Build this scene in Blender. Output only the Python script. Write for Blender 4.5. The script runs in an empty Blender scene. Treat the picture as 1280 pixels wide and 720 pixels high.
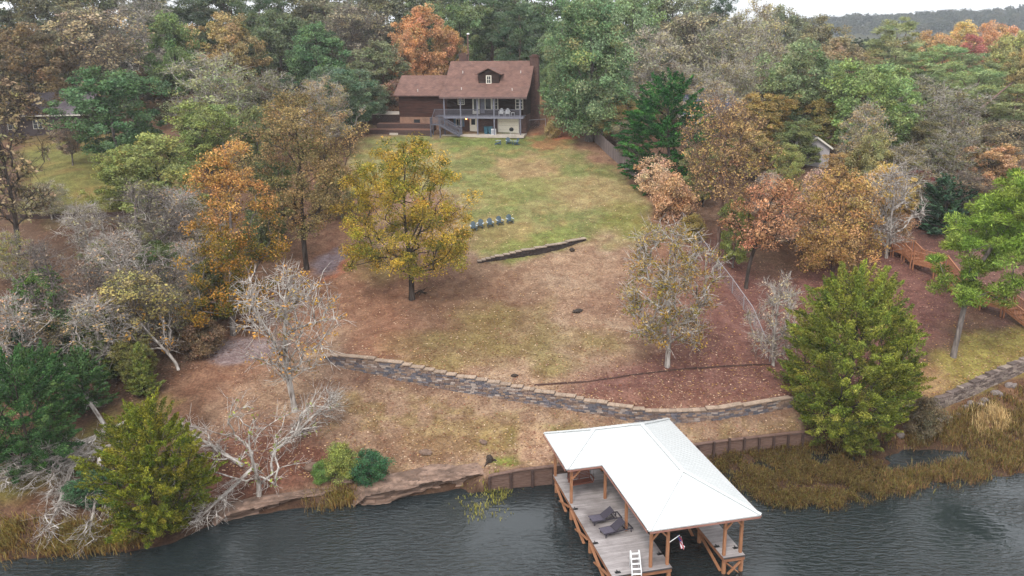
import bpy, math, random
import numpy as np
from mathutils import Vector, Matrix
PI = math.pi
SC = bpy.context.scene
COL = SC.collection
RNG = np.random.default_rng(7)

# ------------------------------------------------------------------ camera model
FPX, PITCH, ROLL, CZ = 1120.0, math.radians(16.4), math.radians(0.8), 30.5
CP, SP, CR, SR = math.cos(PITCH), math.sin(PITCH), math.cos(ROLL), math.sin(ROLL)

def ray(px, py):
    u = (np.asarray(px, float) - 640) / FPX
    v = (360 - np.asarray(py, float)) / FPX
    u, v = u * CR + v * SR, -u * SR + v * CR
    return u, CP + v * SP, -SP + v * CP

def project(X, Y, Z):
    zc = Z - CZ
    dep = Y * CP - zc * SP
    up = Y * SP + zc * CP
    u = X / dep
    v = up / dep
    u, v = u * CR - v * SR, u * SR + v * CR
    return 640 + u * FPX, 360 - v * FPX, dep

def at_z(px, py, z):
    d = ray(px, py)
    t = (z - CZ) / d[2]
    return float(d[0] * t), float(d[1] * t)

def at_Y(px, py, Y):
    d = ray(px, py)
    t = Y / d[1]
    return float(d[0] * t), float(CZ + d[2] * t)

# ------------------------------------------------------------------ terrain
P0, PS = 1.1 - 43.8 * 0.186, 0.186

def plane_hit(px, py):
    d = ray(px, py)
    t = (P0 - CZ) / (d[2] - PS * d[1])
    return float(d[0] * t), float(d[1] * t), float(CZ + d[2] * t)

ctl = []
for px, py, z in [(-150, 720, 0), (0, 703, 0), (100, 690, 0), (200, 682, 0), (270, 655, 0), (330, 640, 0), (400, 632, 0), (450, 628, 0), (520, 617, 0),
                  (590, 604, 0), (605, 614, -.3), (575, 624, -.3), (535, 632, -.35), (485, 642, -.35), (420, 648, -.35), (350, 658, -.35), (290, 672, -.35), (220, 700, -.35), (300, 720, -1.2), (640, 720, -1.8), (1000, 720, -1.8),
                  (1280, 680, -1.4), (1000, 650, -.6), (1280, 605, -.15), (1100, 625, -.3), (750, 625, -.6), (850, 610, -.5),
                  (900, 588, .02), (960, 592, .05), (1000, 612, .02), (1050, 606, .03), (1230, 588, .03), (1180, 600, .02), (1080, 575, .12), (1205, 540, .3), (1280, 565, .1), (1130, 576, -.12), (1175, 575, -.1), (1090, 543, .5), (1020, 507, 1.75),
                  (1140, 522, .95), (1210, 497, 1.25), (1280, 464, 2.0), (1400, 520, .6), (1400, 600, 0), (1400, 440, 2.6)]:
    x, y = at_z(px, py, z)
    ctl.append((x, y, z))
for px, py in [(612, 614), (650, 610), (692, 606), (730, 602), (770, 596), (820, 588), (880, 578), (950, 568), (1020, 557)]:
    x, y = at_z(px, py, 0.0)
    ctl += [(x + .1, y - .9, -.22)] + ([(x - .4, y + 2.2, .45)] if px < 860 else [])
for px, py, d in [(430, 462, -.7), (500, 476, -1.0), (600, 494, -1.5), (700, 510, -1.9), (800, 527, -2.3), (900, 523, -2.5), (980, 511, -2.8),
                  (450, 550, -1.6), (550, 545, -1.9), (300, 560, -1.4), (150, 590, -1.1), (0, 600, -.8), (400, 585, -1.9), (560, 568, -2.1),
                  (520, 400, -.9), (700, 400, -1.1), (850, 420, -1.6), (950, 400, -1.6), (600, 330, -.5), (720, 300, -.2),
                  (800, 260, -.1), (620, 280, 0), (620, 220, 0), (600, 172, 0), (480, 172, 0), (660, 172, 0), (700, 180, .2),
                  (90, 220, 0), (30, 285, -.8), (180, 285, -.8), (150, 350, -.9), (80, 420, -.8), (250, 400, -.4), (330, 350, -.2), (400, 300, 0),
                  (1000, 350, -1.5), (1100, 300, -1.9), (1150, 350, -2.4), (1250, 400, -3.2), (1200, 440, -3.2), (1160, 470, -3.1), (1270, 430, -3.2),
                  (1150, 270, -2.2), (1250, 280, -3), (1000, 230, -1), (1000, 195, -1.4), (900, 180, -.5), (1200, 210, -3.5)]:
    dd = ray(px, py)
    t = (P0 + d - CZ) / (dd[2] - PS * dd[1])
    ctl.append((float(dd[0] * t), float(dd[1] * t), float(CZ + dd[2] * t)))
ctl += [(-4, 137, 18.6), (10, 136, 18), (12, 128, 16.4), (-16, 137, 18.2), (-20, 152, 19.5), (0, 165, 20), (-60, 160, 18.5), (20, 160, 19),
        (50, 160, 15), (90, 160, 12), (-100, 160, 18), (0, 200, 21), (-100, 220, 20), (80, 220, 12), (150, 200, 11), (150, 120, 10),
        (-150, 120, 13), (-150, 70, 5), (150, 70, 5), (0, 300, 14), (-150, 300, 15), (150, 300, 9), (-150, 48, 0), (150, 62, 0.3),
        (-60, 36, -2), (60, 36, -2), (0, 34, -2.2), (-150, 36, -2), (150, 36, -2)]
ctl = np.array(ctl)

def tps_k(r2):
    return -np.sqrt(r2 + .0009)
_S = 50.0
_c = ctl[:, :2] / _S
_n = len(_c)
_r2 = ((_c[:, None] - _c[None]) ** 2).sum(-1)
_A = np.zeros((_n + 3, _n + 3))
_A[:_n, :_n] = tps_k(_r2) + np.eye(_n) * 4e-3
_A[:_n, _n] = 1; _A[:_n, _n + 1:] = _c
_A[_n, :_n] = 1; _A[_n + 1:, :_n] = _c.T
_b = np.zeros(_n + 3); _b[:_n] = ctl[:, 2]
_w = np.linalg.solve(_A, _b)

def T(x, y):
    x = np.asarray(x, float); y = np.asarray(y, float)
    sh = np.broadcast(x, y).shape
    xc = np.clip(np.broadcast_to(x, sh), -160, 160).ravel() / _S
    yc = np.clip(np.broadcast_to(y, sh), 34, 320).ravel() / _S
    out = np.empty(xc.shape)
    for i in range(0, len(xc), 20000):
        a, b = xc[i:i + 20000], yc[i:i + 20000]
        r2 = (a[:, None] - _c[None, :, 0]) ** 2 + (b[:, None] - _c[None, :, 1]) ** 2
        out[i:i + 20000] = tps_k(r2) @ _w[:_n] + _w[_n] + _w[_n + 1] * a + _w[_n + 2] * b
    return out.reshape(sh)

def march(fn, px, py, t0=44.0, t1=420.0):
    d = ray(px, py)
    ts = t0 * (t1 / t0) ** (np.arange(700) / 699.0)
    z = CZ + d[2] * ts - fn(d[0] * ts, d[1] * ts)
    k = np.argmax(z < 0)
    if z[k] >= 0:
        k = 699
    a, b = ts[max(k - 1, 0)], ts[k]
    for _ in range(18):
        m = (a + b) / 2
        if CZ + d[2] * m - float(fn(d[0] * m, d[1] * m)) < 0: b = m
        else: a = m
    return float(d[0] * b), float(d[1] * b)

def wall_step(x, y, W, H, decay):
    x = np.asarray(x, float); y = np.asarray(y, float)
    best = np.full(x.shape, 1e9); bp = np.zeros(x.shape); hh = np.zeros(x.shape); side = np.full(x.shape, -1.0)
    for i in range(len(W) - 1):
        a, b = W[i], W[i + 1]
        e = b - a; L2 = e @ e
        s = ((x - a[0]) * e[0] + (y - a[1]) * e[1]) / L2
        sc = np.clip(s, 0, 1)
        dx = x - a[0] - e[0] * sc; dy = y - a[1] - e[1] * sc
        d = np.hypot(dx, dy)
        cr = e[0] * (y - a[1]) - e[1] * (x - a[0])
        ov = np.where(s != sc, np.abs(s - sc) * math.sqrt(L2), 0) if i in (0, len(W) - 2) else 0
        h = (H[i] + (H[i + 1] - H[i]) * sc) * np.clip(1 - ov / 2.0, 0, 1)
        pp = np.abs(cr) / math.sqrt(L2)
        m = (d < best - 1e-7) | ((np.abs(d - best) <= 1e-7) & (pp > bp))
        best = np.where(m, d, best); bp = np.where(m, pp, bp); hh = np.where(m, h, hh); side = np.where(m, np.sign(cr), side)
    f = np.clip((best * side - 0.25) / 0.2, 0, 1) * np.clip(1 - best / decay, 0, 1)
    return hh * f

def foot(pts, fn=T):
    return np.array([march(fn, px, py) for px, py in pts])
BULK_W = np.array([at_z(px, py, 0.0) for px, py in [(612, 614), (650, 610), (692, 606), (770, 596), (880, 578), (950, 568), (1020, 557)]])
BULK_H = [1.35, 1.4, 1.4, 1.4, 1.3, 1.2, 1.0]
RIGHT_W = foot([(1120, 530), (1150, 521), (1180, 511), (1215, 496), (1250, 479), (1290, 460), (1340, 440)])
RIGHT_H = [.4, .95, 1.05, 1.1, 1.15, 1.2, 1.2]
def TB(x, y): return T(x, y) + wall_step(x, y, BULK_W, BULK_H, 7)
STONE_W = foot([(405, 452), (430, 461), (500, 476), (550, 486), (600, 495), (650, 503), (700, 511), (750, 519), (790, 527), (840, 530), (900, 525), (950, 517), (1000, 509), (1020, 505)], TB)
STONE_H = [.4, 1.05, 1.32, 1.28, 1.2, 1.1, 1.0, .92, .88, .82, .8, .76, .68, .6]
def TS(x, y): return TB(x, y) + wall_step(x, y, STONE_W, STONE_H, 16)
LOW_W = foot([(597, 329.5), (625, 326.5), (655, 322), (680, 317.5), (700, 312), (720, 305), (733, 301)], TS)
LOW_H = [.08, .45, .62, .62, .5, .3, .1]

def vnoise(x, y, seed=0):
    x = np.asarray(x, float); y = np.asarray(y, float)
    xi = np.floor(x).astype(np.int64); yi = np.floor(y).astype(np.int64)
    fx = x - xi; fy = y - yi
    fx = fx * fx * (3 - 2 * fx); fy = fy * fy * (3 - 2 * fy)
    def h(a, b):
        n = (a * 374761393 + b * 668265263 + seed * 974711) & 0xffffffff
        n = ((n ^ (n >> 13)) * 1274126177) & 0xffffffff
        return ((n ^ (n >> 16)) & 0xffff) / 65535.0
    return (h(xi, yi) * (1 - fx) + h(xi + 1, yi) * fx) * (1 - fy) + (h(xi, yi + 1) * (1 - fx) + h(xi + 1, yi + 1) * fx) * fy

def fbm(x, y, seed=0, o=4):
    s = 0; a = .5
    for k in range(o):
        s = s + a * vnoise(x * 2 ** k, y * 2 ** k, seed + k); a *= .5
    return s / (1 - .5 ** o)

def zf(x, y):
    x = np.asarray(x, float); y = np.asarray(y, float)
    x, y = np.broadcast_arrays(x, y)
    z = T(x, y)
    z = z + wall_step(x, y, STONE_W, STONE_H, 16) + wall_step(x, y, LOW_W, LOW_H, 9)
    z = z + wall_step(x, y, RIGHT_W, RIGHT_H, 12) + wall_step(x, y, BULK_W, BULK_H, 7)
    z = z + (fbm(x / 1.7, y / 1.7, 5) - .5) * .3 * np.clip(1 - np.abs(z) / .5, 0, 1) * (y < 80)
    z = z + (fbm(x / 6, y / 6, 3) - .5) * .22 * np.clip((y - 50) / 20, 0.2, 1) * np.clip((z) / 1.0, 0, 1)
    # level pad at the house
    far = np.clip((y - 330) / 300, 0, 1)
    z = z * (1 - far) + 4.0 * far
    hill = 23 * np.exp(-((y - 1150) / 190) ** 2) * np.clip((x - 40) / 380, 0, 1) * (.62 + .76 * fbm(x / 110, y / 150, 9))
    side = np.clip((np.abs(x) - 160) / 200, 0, 1)
    return z * (1 - side * .3) + hill + 14 * np.exp(-((y - 2300) / 400) ** 2)

def zg(x, y):
    return float(zf(np.array([x]), np.array([y]))[0])

def ground(px, py):
    x, y = march(zf, px, py)
    return x, y, zg(x, y)

# ------------------------------------------------------------------ mesh helpers
def link(o, parent=None):
    COL.objects.link(o)
    if parent is not None: o.parent = parent
    return o

def np_mesh(name, V, Q, mat, cols=None, smooth=False):
    V = np.ascontiguousarray(V, dtype=np.float32); Q = np.ascontiguousarray(Q, dtype=np.int32)
    me = bpy.data.meshes.new(name)
    me.vertices.add(len(V)); me.vertices.foreach_set('co', V.ravel())
    k = Q.shape[1]
    me.loops.add(len(Q) * k); me.polygons.add(len(Q))
    me.loops.foreach_set('vertex_index', Q.ravel())
    me.polygons.foreach_set('loop_start', np.arange(0, len(Q) * k, k, dtype=np.int32))
    if smooth: me.polygons.foreach_set('use_smooth', np.ones(len(Q), dtype=bool))
    if cols is not None:
        at = me.color_attributes.new('Col', 'FLOAT_COLOR', 'POINT')
        c4 = np.ones((len(V), 4), np.float32); c4[:, :3] = cols
        at.data.foreach_set('color', c4.ravel())
    me.update(calc_edges=True)
    me.materials.append(mat)
    return me

class MB:
    def __init__(s): s.v = []; s.f = []; s.c = []; s.col = (1, 1, 1)
    def add(s, vs, fs):
        n = len(s.v); s.v += [tuple(p) for p in vs]; s.f += [tuple(i + n for i in f) for f in fs]
        s.c += [s.col] * len(vs); return s
    def hexa(s, p):   # 8 points: bottom 4 ccw, top 4 ccw
        return s.add(p, [(3, 2, 1, 0), (4, 5, 6, 7), (0, 1, 5, 4), (1, 2, 6, 5), (2, 3, 7, 6), (3, 0, 4, 7)])
    def box(s, x0, x1, y0, y1, z0, z1):
        return s.hexa([(x0, y0, z0), (x1, y0, z0), (x1, y1, z0), (x0, y1, z0), (x0, y0, z1), (x1, y0, z1), (x1, y1, z1), (x0, y1, z1)])
    def beam(s, p, q, w, h, up=(0, 0, 1)):
        p, q = Vector(p), Vector(q); d = (q - p).normalized(); up = Vector(up)
        if abs(d.dot(up)) > .98: up = Vector((1, 0, 0)) if abs(d.x) < .9 else Vector((0, 1, 0))
        r = d.cross(up).normalized(); u = r.cross(d)
        a = r * (w / 2); b = u * (h / 2)
        return s.hexa([p - a - b, p + a - b, q + a - b, q - a - b, p - a + b, p + a + b, q + a + b, q - a + b])
    def tube(s, pts, rs, n=8, cap=True):
        pts = [Vector(p) for p in pts]
        if not hasattr(rs, '__len__'): rs = [rs] * len(pts)
        vs = []; fs = []
        ref = None
        for i, p in enumerate(pts):
            d = (pts[min(i + 1, len(pts) - 1)] - pts[max(i - 1, 0)]).normalized()
            if ref is None:
                ref = d.cross(Vector((0, 0, 1)) if abs(d.z) < .9 else Vector((1, 0, 0))).normalized()
            ref = (ref - d * ref.dot(d)).normalized(); o = d.cross(ref)
            for k in range(n):
                a = 2 * PI * k / n
                vs.append(p + (ref * math.cos(a) + o * math.sin(a)) * rs[i])
        for i in range(len(pts) - 1):
            for k in range(n):
                k2 = (k + 1) % n
                fs.append((i * n + k, i * n + k2, (i + 1) * n + k2, (i + 1) * n + k))
        if cap:
            fs.append(tuple(range(n - 1, -1, -1))); fs.append(tuple((len(pts) - 1) * n + k for k in range(n)))
        return s.add(vs, fs)
    def lathe(s, prof, n=16, c=(0, 0, 0)):
        vs = []; fs = []
        for r, z in prof:
            for k in range(n):
                a = 2 * PI * k / n
                vs.append((c[0] + r * math.cos(a), c[1] + r * math.sin(a), c[2] + z))
        for i in range(len(prof) - 1):
            for k in range(n):
                k2 = (k + 1) % n
                fs.append((i * n + k, i * n + k2, (i + 1) * n + k2, (i + 1) * n + k))
        fs.append(tuple(range(n - 1, -1, -1))); fs.append(tuple((len(prof) - 1) * n + k for k in range(n)))
        return s.add(vs, fs)
    def slab(s, poly, t):   # polygon of 3d points given thickness t downwards
        n = len(poly); vs = [Vector(p) for p in poly] + [Vector(p) - Vector((0, 0, t)) for p in poly]
        fs = [tuple(range(n)), tuple(range(2 * n - 1, n - 1, -1))] + [(i, n + i, n + (i + 1) % n, (i + 1) % n) for i in range(n)]
        return s.add(vs, fs)
    def build(s, name, mat, parent=None, bevel=0, smooth=False, recalc=True):
        me = bpy.data.meshes.new(name); me.from_pydata(s.v, [], s.f)
        if any(c != (1, 1, 1) for c in s.c):
            at = me.color_attributes.new('Col', 'FLOAT_COLOR', 'POINT')
            at.data.foreach_set('color', np.array([c + (1,) for c in s.c], np.float32).ravel())
        if recalc:
            import bmesh
            bm = bmesh.new(); bm.from_mesh(me); bmesh.ops.recalc_face_normals(bm, faces=bm.faces); bm.to_mesh(me); bm.free()
        if smooth:
            me.polygons.foreach_set('use_smooth', [True] * len(me.polygons))
        me.materials.append(mat)
        o = bpy.data.objects.new(name, me); link(o, parent)
        if bevel:
            m = o.modifiers.new('Bevel', 'BEVEL'); m.width = bevel; m.segments = 1; m.limit_method = 'ANGLE'
        return o

def tag(o, label=None, cat=None, group=None, kind=None):
    if label: o['label'] = label
    if cat: o['category'] = cat
    if group: o['group'] = group
    if kind: o['kind'] = kind
    return o

def thing(name, label, cat, loc=(0, 0, 0), rz=0.0, group=None):
    o = bpy.data.objects.new(name, None); o.empty_display_size = .3
    o.location = loc; o.rotation_euler = (0, 0, rz); link(o)
    return tag(o, label, cat, group)

def copy_tree(o, parent=None):
    c = o.copy(); COL.objects.link(c)
    if parent is not None: c.parent = parent
    for ch in list(o.children): copy_tree(ch, c)
    return c

# ------------------------------------------------------------------ materials
def lin(c):
    return tuple((x / 255 / 12.92) if x / 255 <= .04045 else ((x / 255 + .055) / 1.055) ** 2.4 for x in c)

def S(r, g, b, k=.8):
    return tuple(v * k for v in lin((r, g, b)))

MATS = {}
def newmat(name):
    m = bpy.data.materials.new(name); m.use_nodes = True
    nt = m.node_tree; b = nt.nodes['Principled BSDF']
    MATS[name] = m
    return m, nt, b

def N(nt, t, **kw):
    n = nt.nodes.new(t)
    for k, v in kw.items():
        if k in n.inputs.keys() if isinstance(k, str) and k[0].isupper() else False: n.inputs[k].default_value = v
        else: setattr(n, k, v)
    return n

def pmat(name, c1, c2=None, scale=3.0, rough=.7, bump=.15, stretch=(1, 1, 1), metal=0.0, attr=False, detail=6, bdist=.02, spec=.3, dirt=None):
    """noise-mottled paint, wood, stone ...: two tones of the same surface, optional per-piece colour attribute"""
    m, nt, b = newmat(name); L = nt.links
    tc = N(nt, 'ShaderNodeTexCoord'); mp = N(nt, 'ShaderNodeMapping'); mp.inputs['Scale'].default_value = stretch
    L.new(tc.outputs['Object'], mp.inputs['Vector'])
    nz = N(nt, 'ShaderNodeTexNoise'); nz.inputs['Scale'].default_value = scale; nz.inputs['Detail'].default_value = detail; nz.inputs['Roughness'].default_value = .65
    L.new(mp.outputs['Vector'], nz.inputs['Vector'])
    rp = N(nt, 'ShaderNodeValToRGB'); rp.color_ramp.elements[0].position = .32; rp.color_ramp.elements[1].position = .68
    rp.color_ramp.elements[0].color = (*c1, 1); rp.color_ramp.elements[1].color = (*(c2 or tuple(x * 1.25 for x in c1)), 1)
    L.new(nz.outputs['Fac'], rp.inputs['Fac'])
    out = rp.outputs['Color']
    if dirt:
        n2 = N(nt, 'ShaderNodeTexNoise'); n2.inputs['Scale'].default_value = scale * .23; n2.inputs['Detail'].default_value = 5
        L.new(tc.outputs['Object'], n2.inputs['Vector'])
        r2 = N(nt, 'ShaderNodeValToRGB'); r2.color_ramp.elements[0].position = .5; r2.color_ramp.elements[1].position = .7
        L.new(n2.outputs['Fac'], r2.inputs['Fac'])
        mx = N(nt, 'ShaderNodeMix', data_type='RGBA'); mx.inputs[7].default_value = (*dirt, 1)
        L.new(r2.outputs['Color'], mx.inputs[0]); L.new(out, mx.inputs[6]); out = mx.outputs[2]
    if attr:
        a = N(nt, 'ShaderNodeAttribute', attribute_name='Col')
        mx = N(nt, 'ShaderNodeMix', data_type='RGBA', blend_type='MULTIPLY'); mx.inputs[0].default_value = 1
        L.new(out, mx.inputs[6]); L.new(a.outputs['Color'], mx.inputs[7]); out = mx.outputs[2]
    L.new(out, b.inputs['Base Color'])
    b.inputs['Roughness'].default_value = rough; b.inputs['Metallic'].default_value = metal
    b.inputs['Specular IOR Level'].default_value = spec
    if bump:
        bp = N(nt, 'ShaderNodeBump'); bp.inputs['Strength'].default_value = bump; bp.inputs['Distance'].default_value = bdist
        L.new(nz.outputs['Fac'], bp.inputs['Height']); L.new(bp.outputs['Normal'], b.inputs['Normal'])
    return m

def brickmat(name, c1, c2, mortar, bw, bh, msize=.01, swap=None, rough=.85):
    m, nt, b = newmat(name); L = nt.links
    tc = N(nt, 'ShaderNodeTexCoord'); mp = N(nt, 'ShaderNodeMapping')
    # upright surfaces: x+y along the course, z up the wall
    sx = N(nt, 'ShaderNodeSeparateXYZ'); ad = N(nt, 'ShaderNodeMath', operation='ADD'); cx = N(nt, 'ShaderNodeCombineXYZ')
    L.new(tc.outputs['Object'], sx.inputs[0]); L.new(sx.outputs['X'], ad.inputs[0])
    if swap == 'roof':
        L.new(sx.outputs['X'], cx.inputs['X']); L.new(sx.outputs['Y'], cx.inputs['Y'])
    else:
        L.new(sx.outputs['Y'], ad.inputs[1]); L.new(ad.outputs[0], cx.inputs['X']); L.new(sx.outputs['Z'], cx.inputs['Y'])
    br = N(nt, 'ShaderNodeTexBrick'); br.inputs['Color1'].default_value = (*c1, 1); br.inputs['Color2'].default_value = (*c2, 1)
    br.inputs['Mortar'].default_value = (*mortar, 1); br.inputs['Scale'].default_value = 1; br.inputs['Brick Width'].default_value = bw
    br.inputs['Row Height'].default_value = bh; br.inputs['Mortar Size'].default_value = msize
    L.new(cx.outputs[0], br.inputs['Vector'])
    nz = N(nt, 'ShaderNodeTexNoise'); nz.inputs['Scale'].default_value = 1.2; nz.inputs['Detail'].default_value = 7
    L.new(tc.outputs['Object'], nz.inputs['Vector'])
    mx = N(nt, 'ShaderNodeMix', data_type='RGBA', blend_type='MULTIPLY'); mx.inputs[0].default_value = .7
    rp = N(nt, 'ShaderNodeValToRGB'); rp.color_ramp.elements[0].position = .3; rp.color_ramp.elements[1].position = .7
    rp.color_ramp.elements[0].color = (.6, .6, .6, 1); rp.color_ramp.elements[1].color = (1.25, 1.2, 1.15, 1)
    L.new(nz.outputs['Fac'], rp.inputs[0]); L.new(br.outputs['Color'], mx.inputs[6]); L.new(rp.outputs[0], mx.inputs[7])
    L.new(mx.outputs[2], b.inputs['Base Color']); b.inputs['Roughness'].default_value = rough; b.inputs['Specular IOR Level'].default_value = .2
    bp = N(nt, 'ShaderNodeBump'); bp.inputs['Strength'].default_value = .3; bp.inputs['Distance'].default_value = .02
    L.new(br.outputs['Fac'], bp.inputs['Height']); bp.invert = True; L.new(bp.outputs['Normal'], b.inputs['Normal'])
    return m

def leafmat(name, trans=.25):
    m, nt, b = newmat(name); L = nt.links
    nt.nodes.remove(b)
    a = N(nt, 'ShaderNodeAttribute', attribute_name='Col'); oi = N(nt, 'ShaderNodeObjectInfo')
    mx = N(nt, 'ShaderNodeMix', data_type='RGBA', blend_type='MULTIPLY'); mx.inputs[0].default_value = 1
    L.new(a.outputs['Color'], mx.inputs[6]); L.new(oi.outputs['Color'], mx.inputs[7])
    d = N(nt, 'ShaderNodeBsdfDiffuse'); t = N(nt, 'ShaderNodeBsdfTranslucent'); ms = N(nt, 'ShaderNodeMixShader'); ms.inputs[0].default_value = trans
    L.new(mx.outputs[2], d.inputs[0]); L.new(mx.outputs[2], t.inputs[0]); L.new(d.outputs[0], ms.inputs[1]); L.new(t.outputs[0], ms.inputs[2])
    L.new(ms.outputs[0], nt.nodes['Material Output'].inputs['Surface'])
    return m

def barkmat(name, c1, c2):
    m, nt, b = newmat(name); L = nt.links
    tc = N(nt, 'ShaderNodeTexCoord'); mp = N(nt, 'ShaderNodeMapping'); mp.inputs['Scale'].default_value = (1, 1, .25)
    L.new(tc.outputs['Object'], mp.inputs[0])
    nz = N(nt, 'ShaderNodeTexNoise'); nz.inputs['Scale'].default_value = 4; nz.inputs['Detail'].default_value = 6
    L.new(mp.outputs[0], nz.inputs[0]); rp = N(nt, 'ShaderNodeValToRGB')
    rp.color_ramp.elements[0].position = .35; rp.color_ramp.elements[1].position = .65
    rp.color_ramp.elements[0].color = (*c1, 1); rp.color_ramp.elements[1].color = (*c2, 1)
    L.new(nz.outputs['Fac'], rp.inputs[0]); L.new(rp.outputs[0], b.inputs['Base Color'])
    b.inputs['Roughness'].default_value = .9; b.inputs['Specular IOR Level'].default_value = .1
    return m

LEAF = leafmat('leaf', .25)
NEEDLE = leafmat('needle', .12)
BARK = barkmat('bark', S(52, 45, 42), S(92, 82, 76))
BARK_PALE = barkmat('pale_bark', S(118, 106, 98), S(222, 214, 206))
BARK_GREY = barkmat('grey_bark', S(84, 76, 72), S(150, 140, 134))
BARK_WARM = barkmat('warm_bark', S(86, 68, 60), S(140, 115, 104))
# ------------------------------------------------------------------ trees
def tubes_np(P0, P1, R0, R1, k=5):
    P0, P1 = np.asarray(P0), np.asarray(P1); R0, R1 = np.asarray(R0), np.asarray(R1)
    d = P1 - P0; ln = np.linalg.norm(d, axis=1, keepdims=True) + 1e-9; d = d / ln
    ref = np.where(np.abs(d[:, 2:3]) < .9, [[0, 0, 1.0]], [[1.0, 0, 0]])
    u = np.cross(d, ref); u /= np.linalg.norm(u, axis=1, keepdims=True) + 1e-9
    w = np.cross(d, u)
    a = 2 * PI * np.arange(k) / k
    off = u[:, None] * np.cos(a)[None, :, None] + w[:, None] * np.sin(a)[None, :, None]
    A = P0[:, None] - d[:, None] * (R0[:, None, None] * .3) + off * R0[:, None, None]
    B = P1[:, None] + d[:, None] * (R1[:, None, None] * .3) + off * R1[:, None, None]
    V = np.stack([A, B], 1).reshape(-1, 3)
    E = len(P0); base = (np.arange(E) * 2 * k)[:, None]
    i = np.arange(k)[None]; j = (i + 1) % k
    Q = np.stack([base + i, base + j, base + k + j, base + k + i], -1).reshape(-1, 4)
    return V, Q

def prof_r(prof, t):
    t = np.clip(t, 0, 1)
    if prof == 'round': return np.sqrt(np.clip(1 - ((t - .45) / .56) ** 2, 0, 1))
    if prof == 'oval': return np.sqrt(np.clip(1 - ((t - .38) / .63) ** 2, 0, 1)) ** .9
    if prof == 'cone': return np.clip(1 - t, 0, 1) ** .8 * np.clip(.35 + t * 5, 0, 1)
    if prof == 'top': return np.sqrt(np.clip(1 - ((t - .62) / .63) ** 2, 0, 1))
    if prof == 'vase': return np.clip(.25 + t * 1.1, 0, 1) * np.sqrt(np.clip(1.06 - t ** 3, 0, 1))
    return np.ones_like(t)

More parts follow.
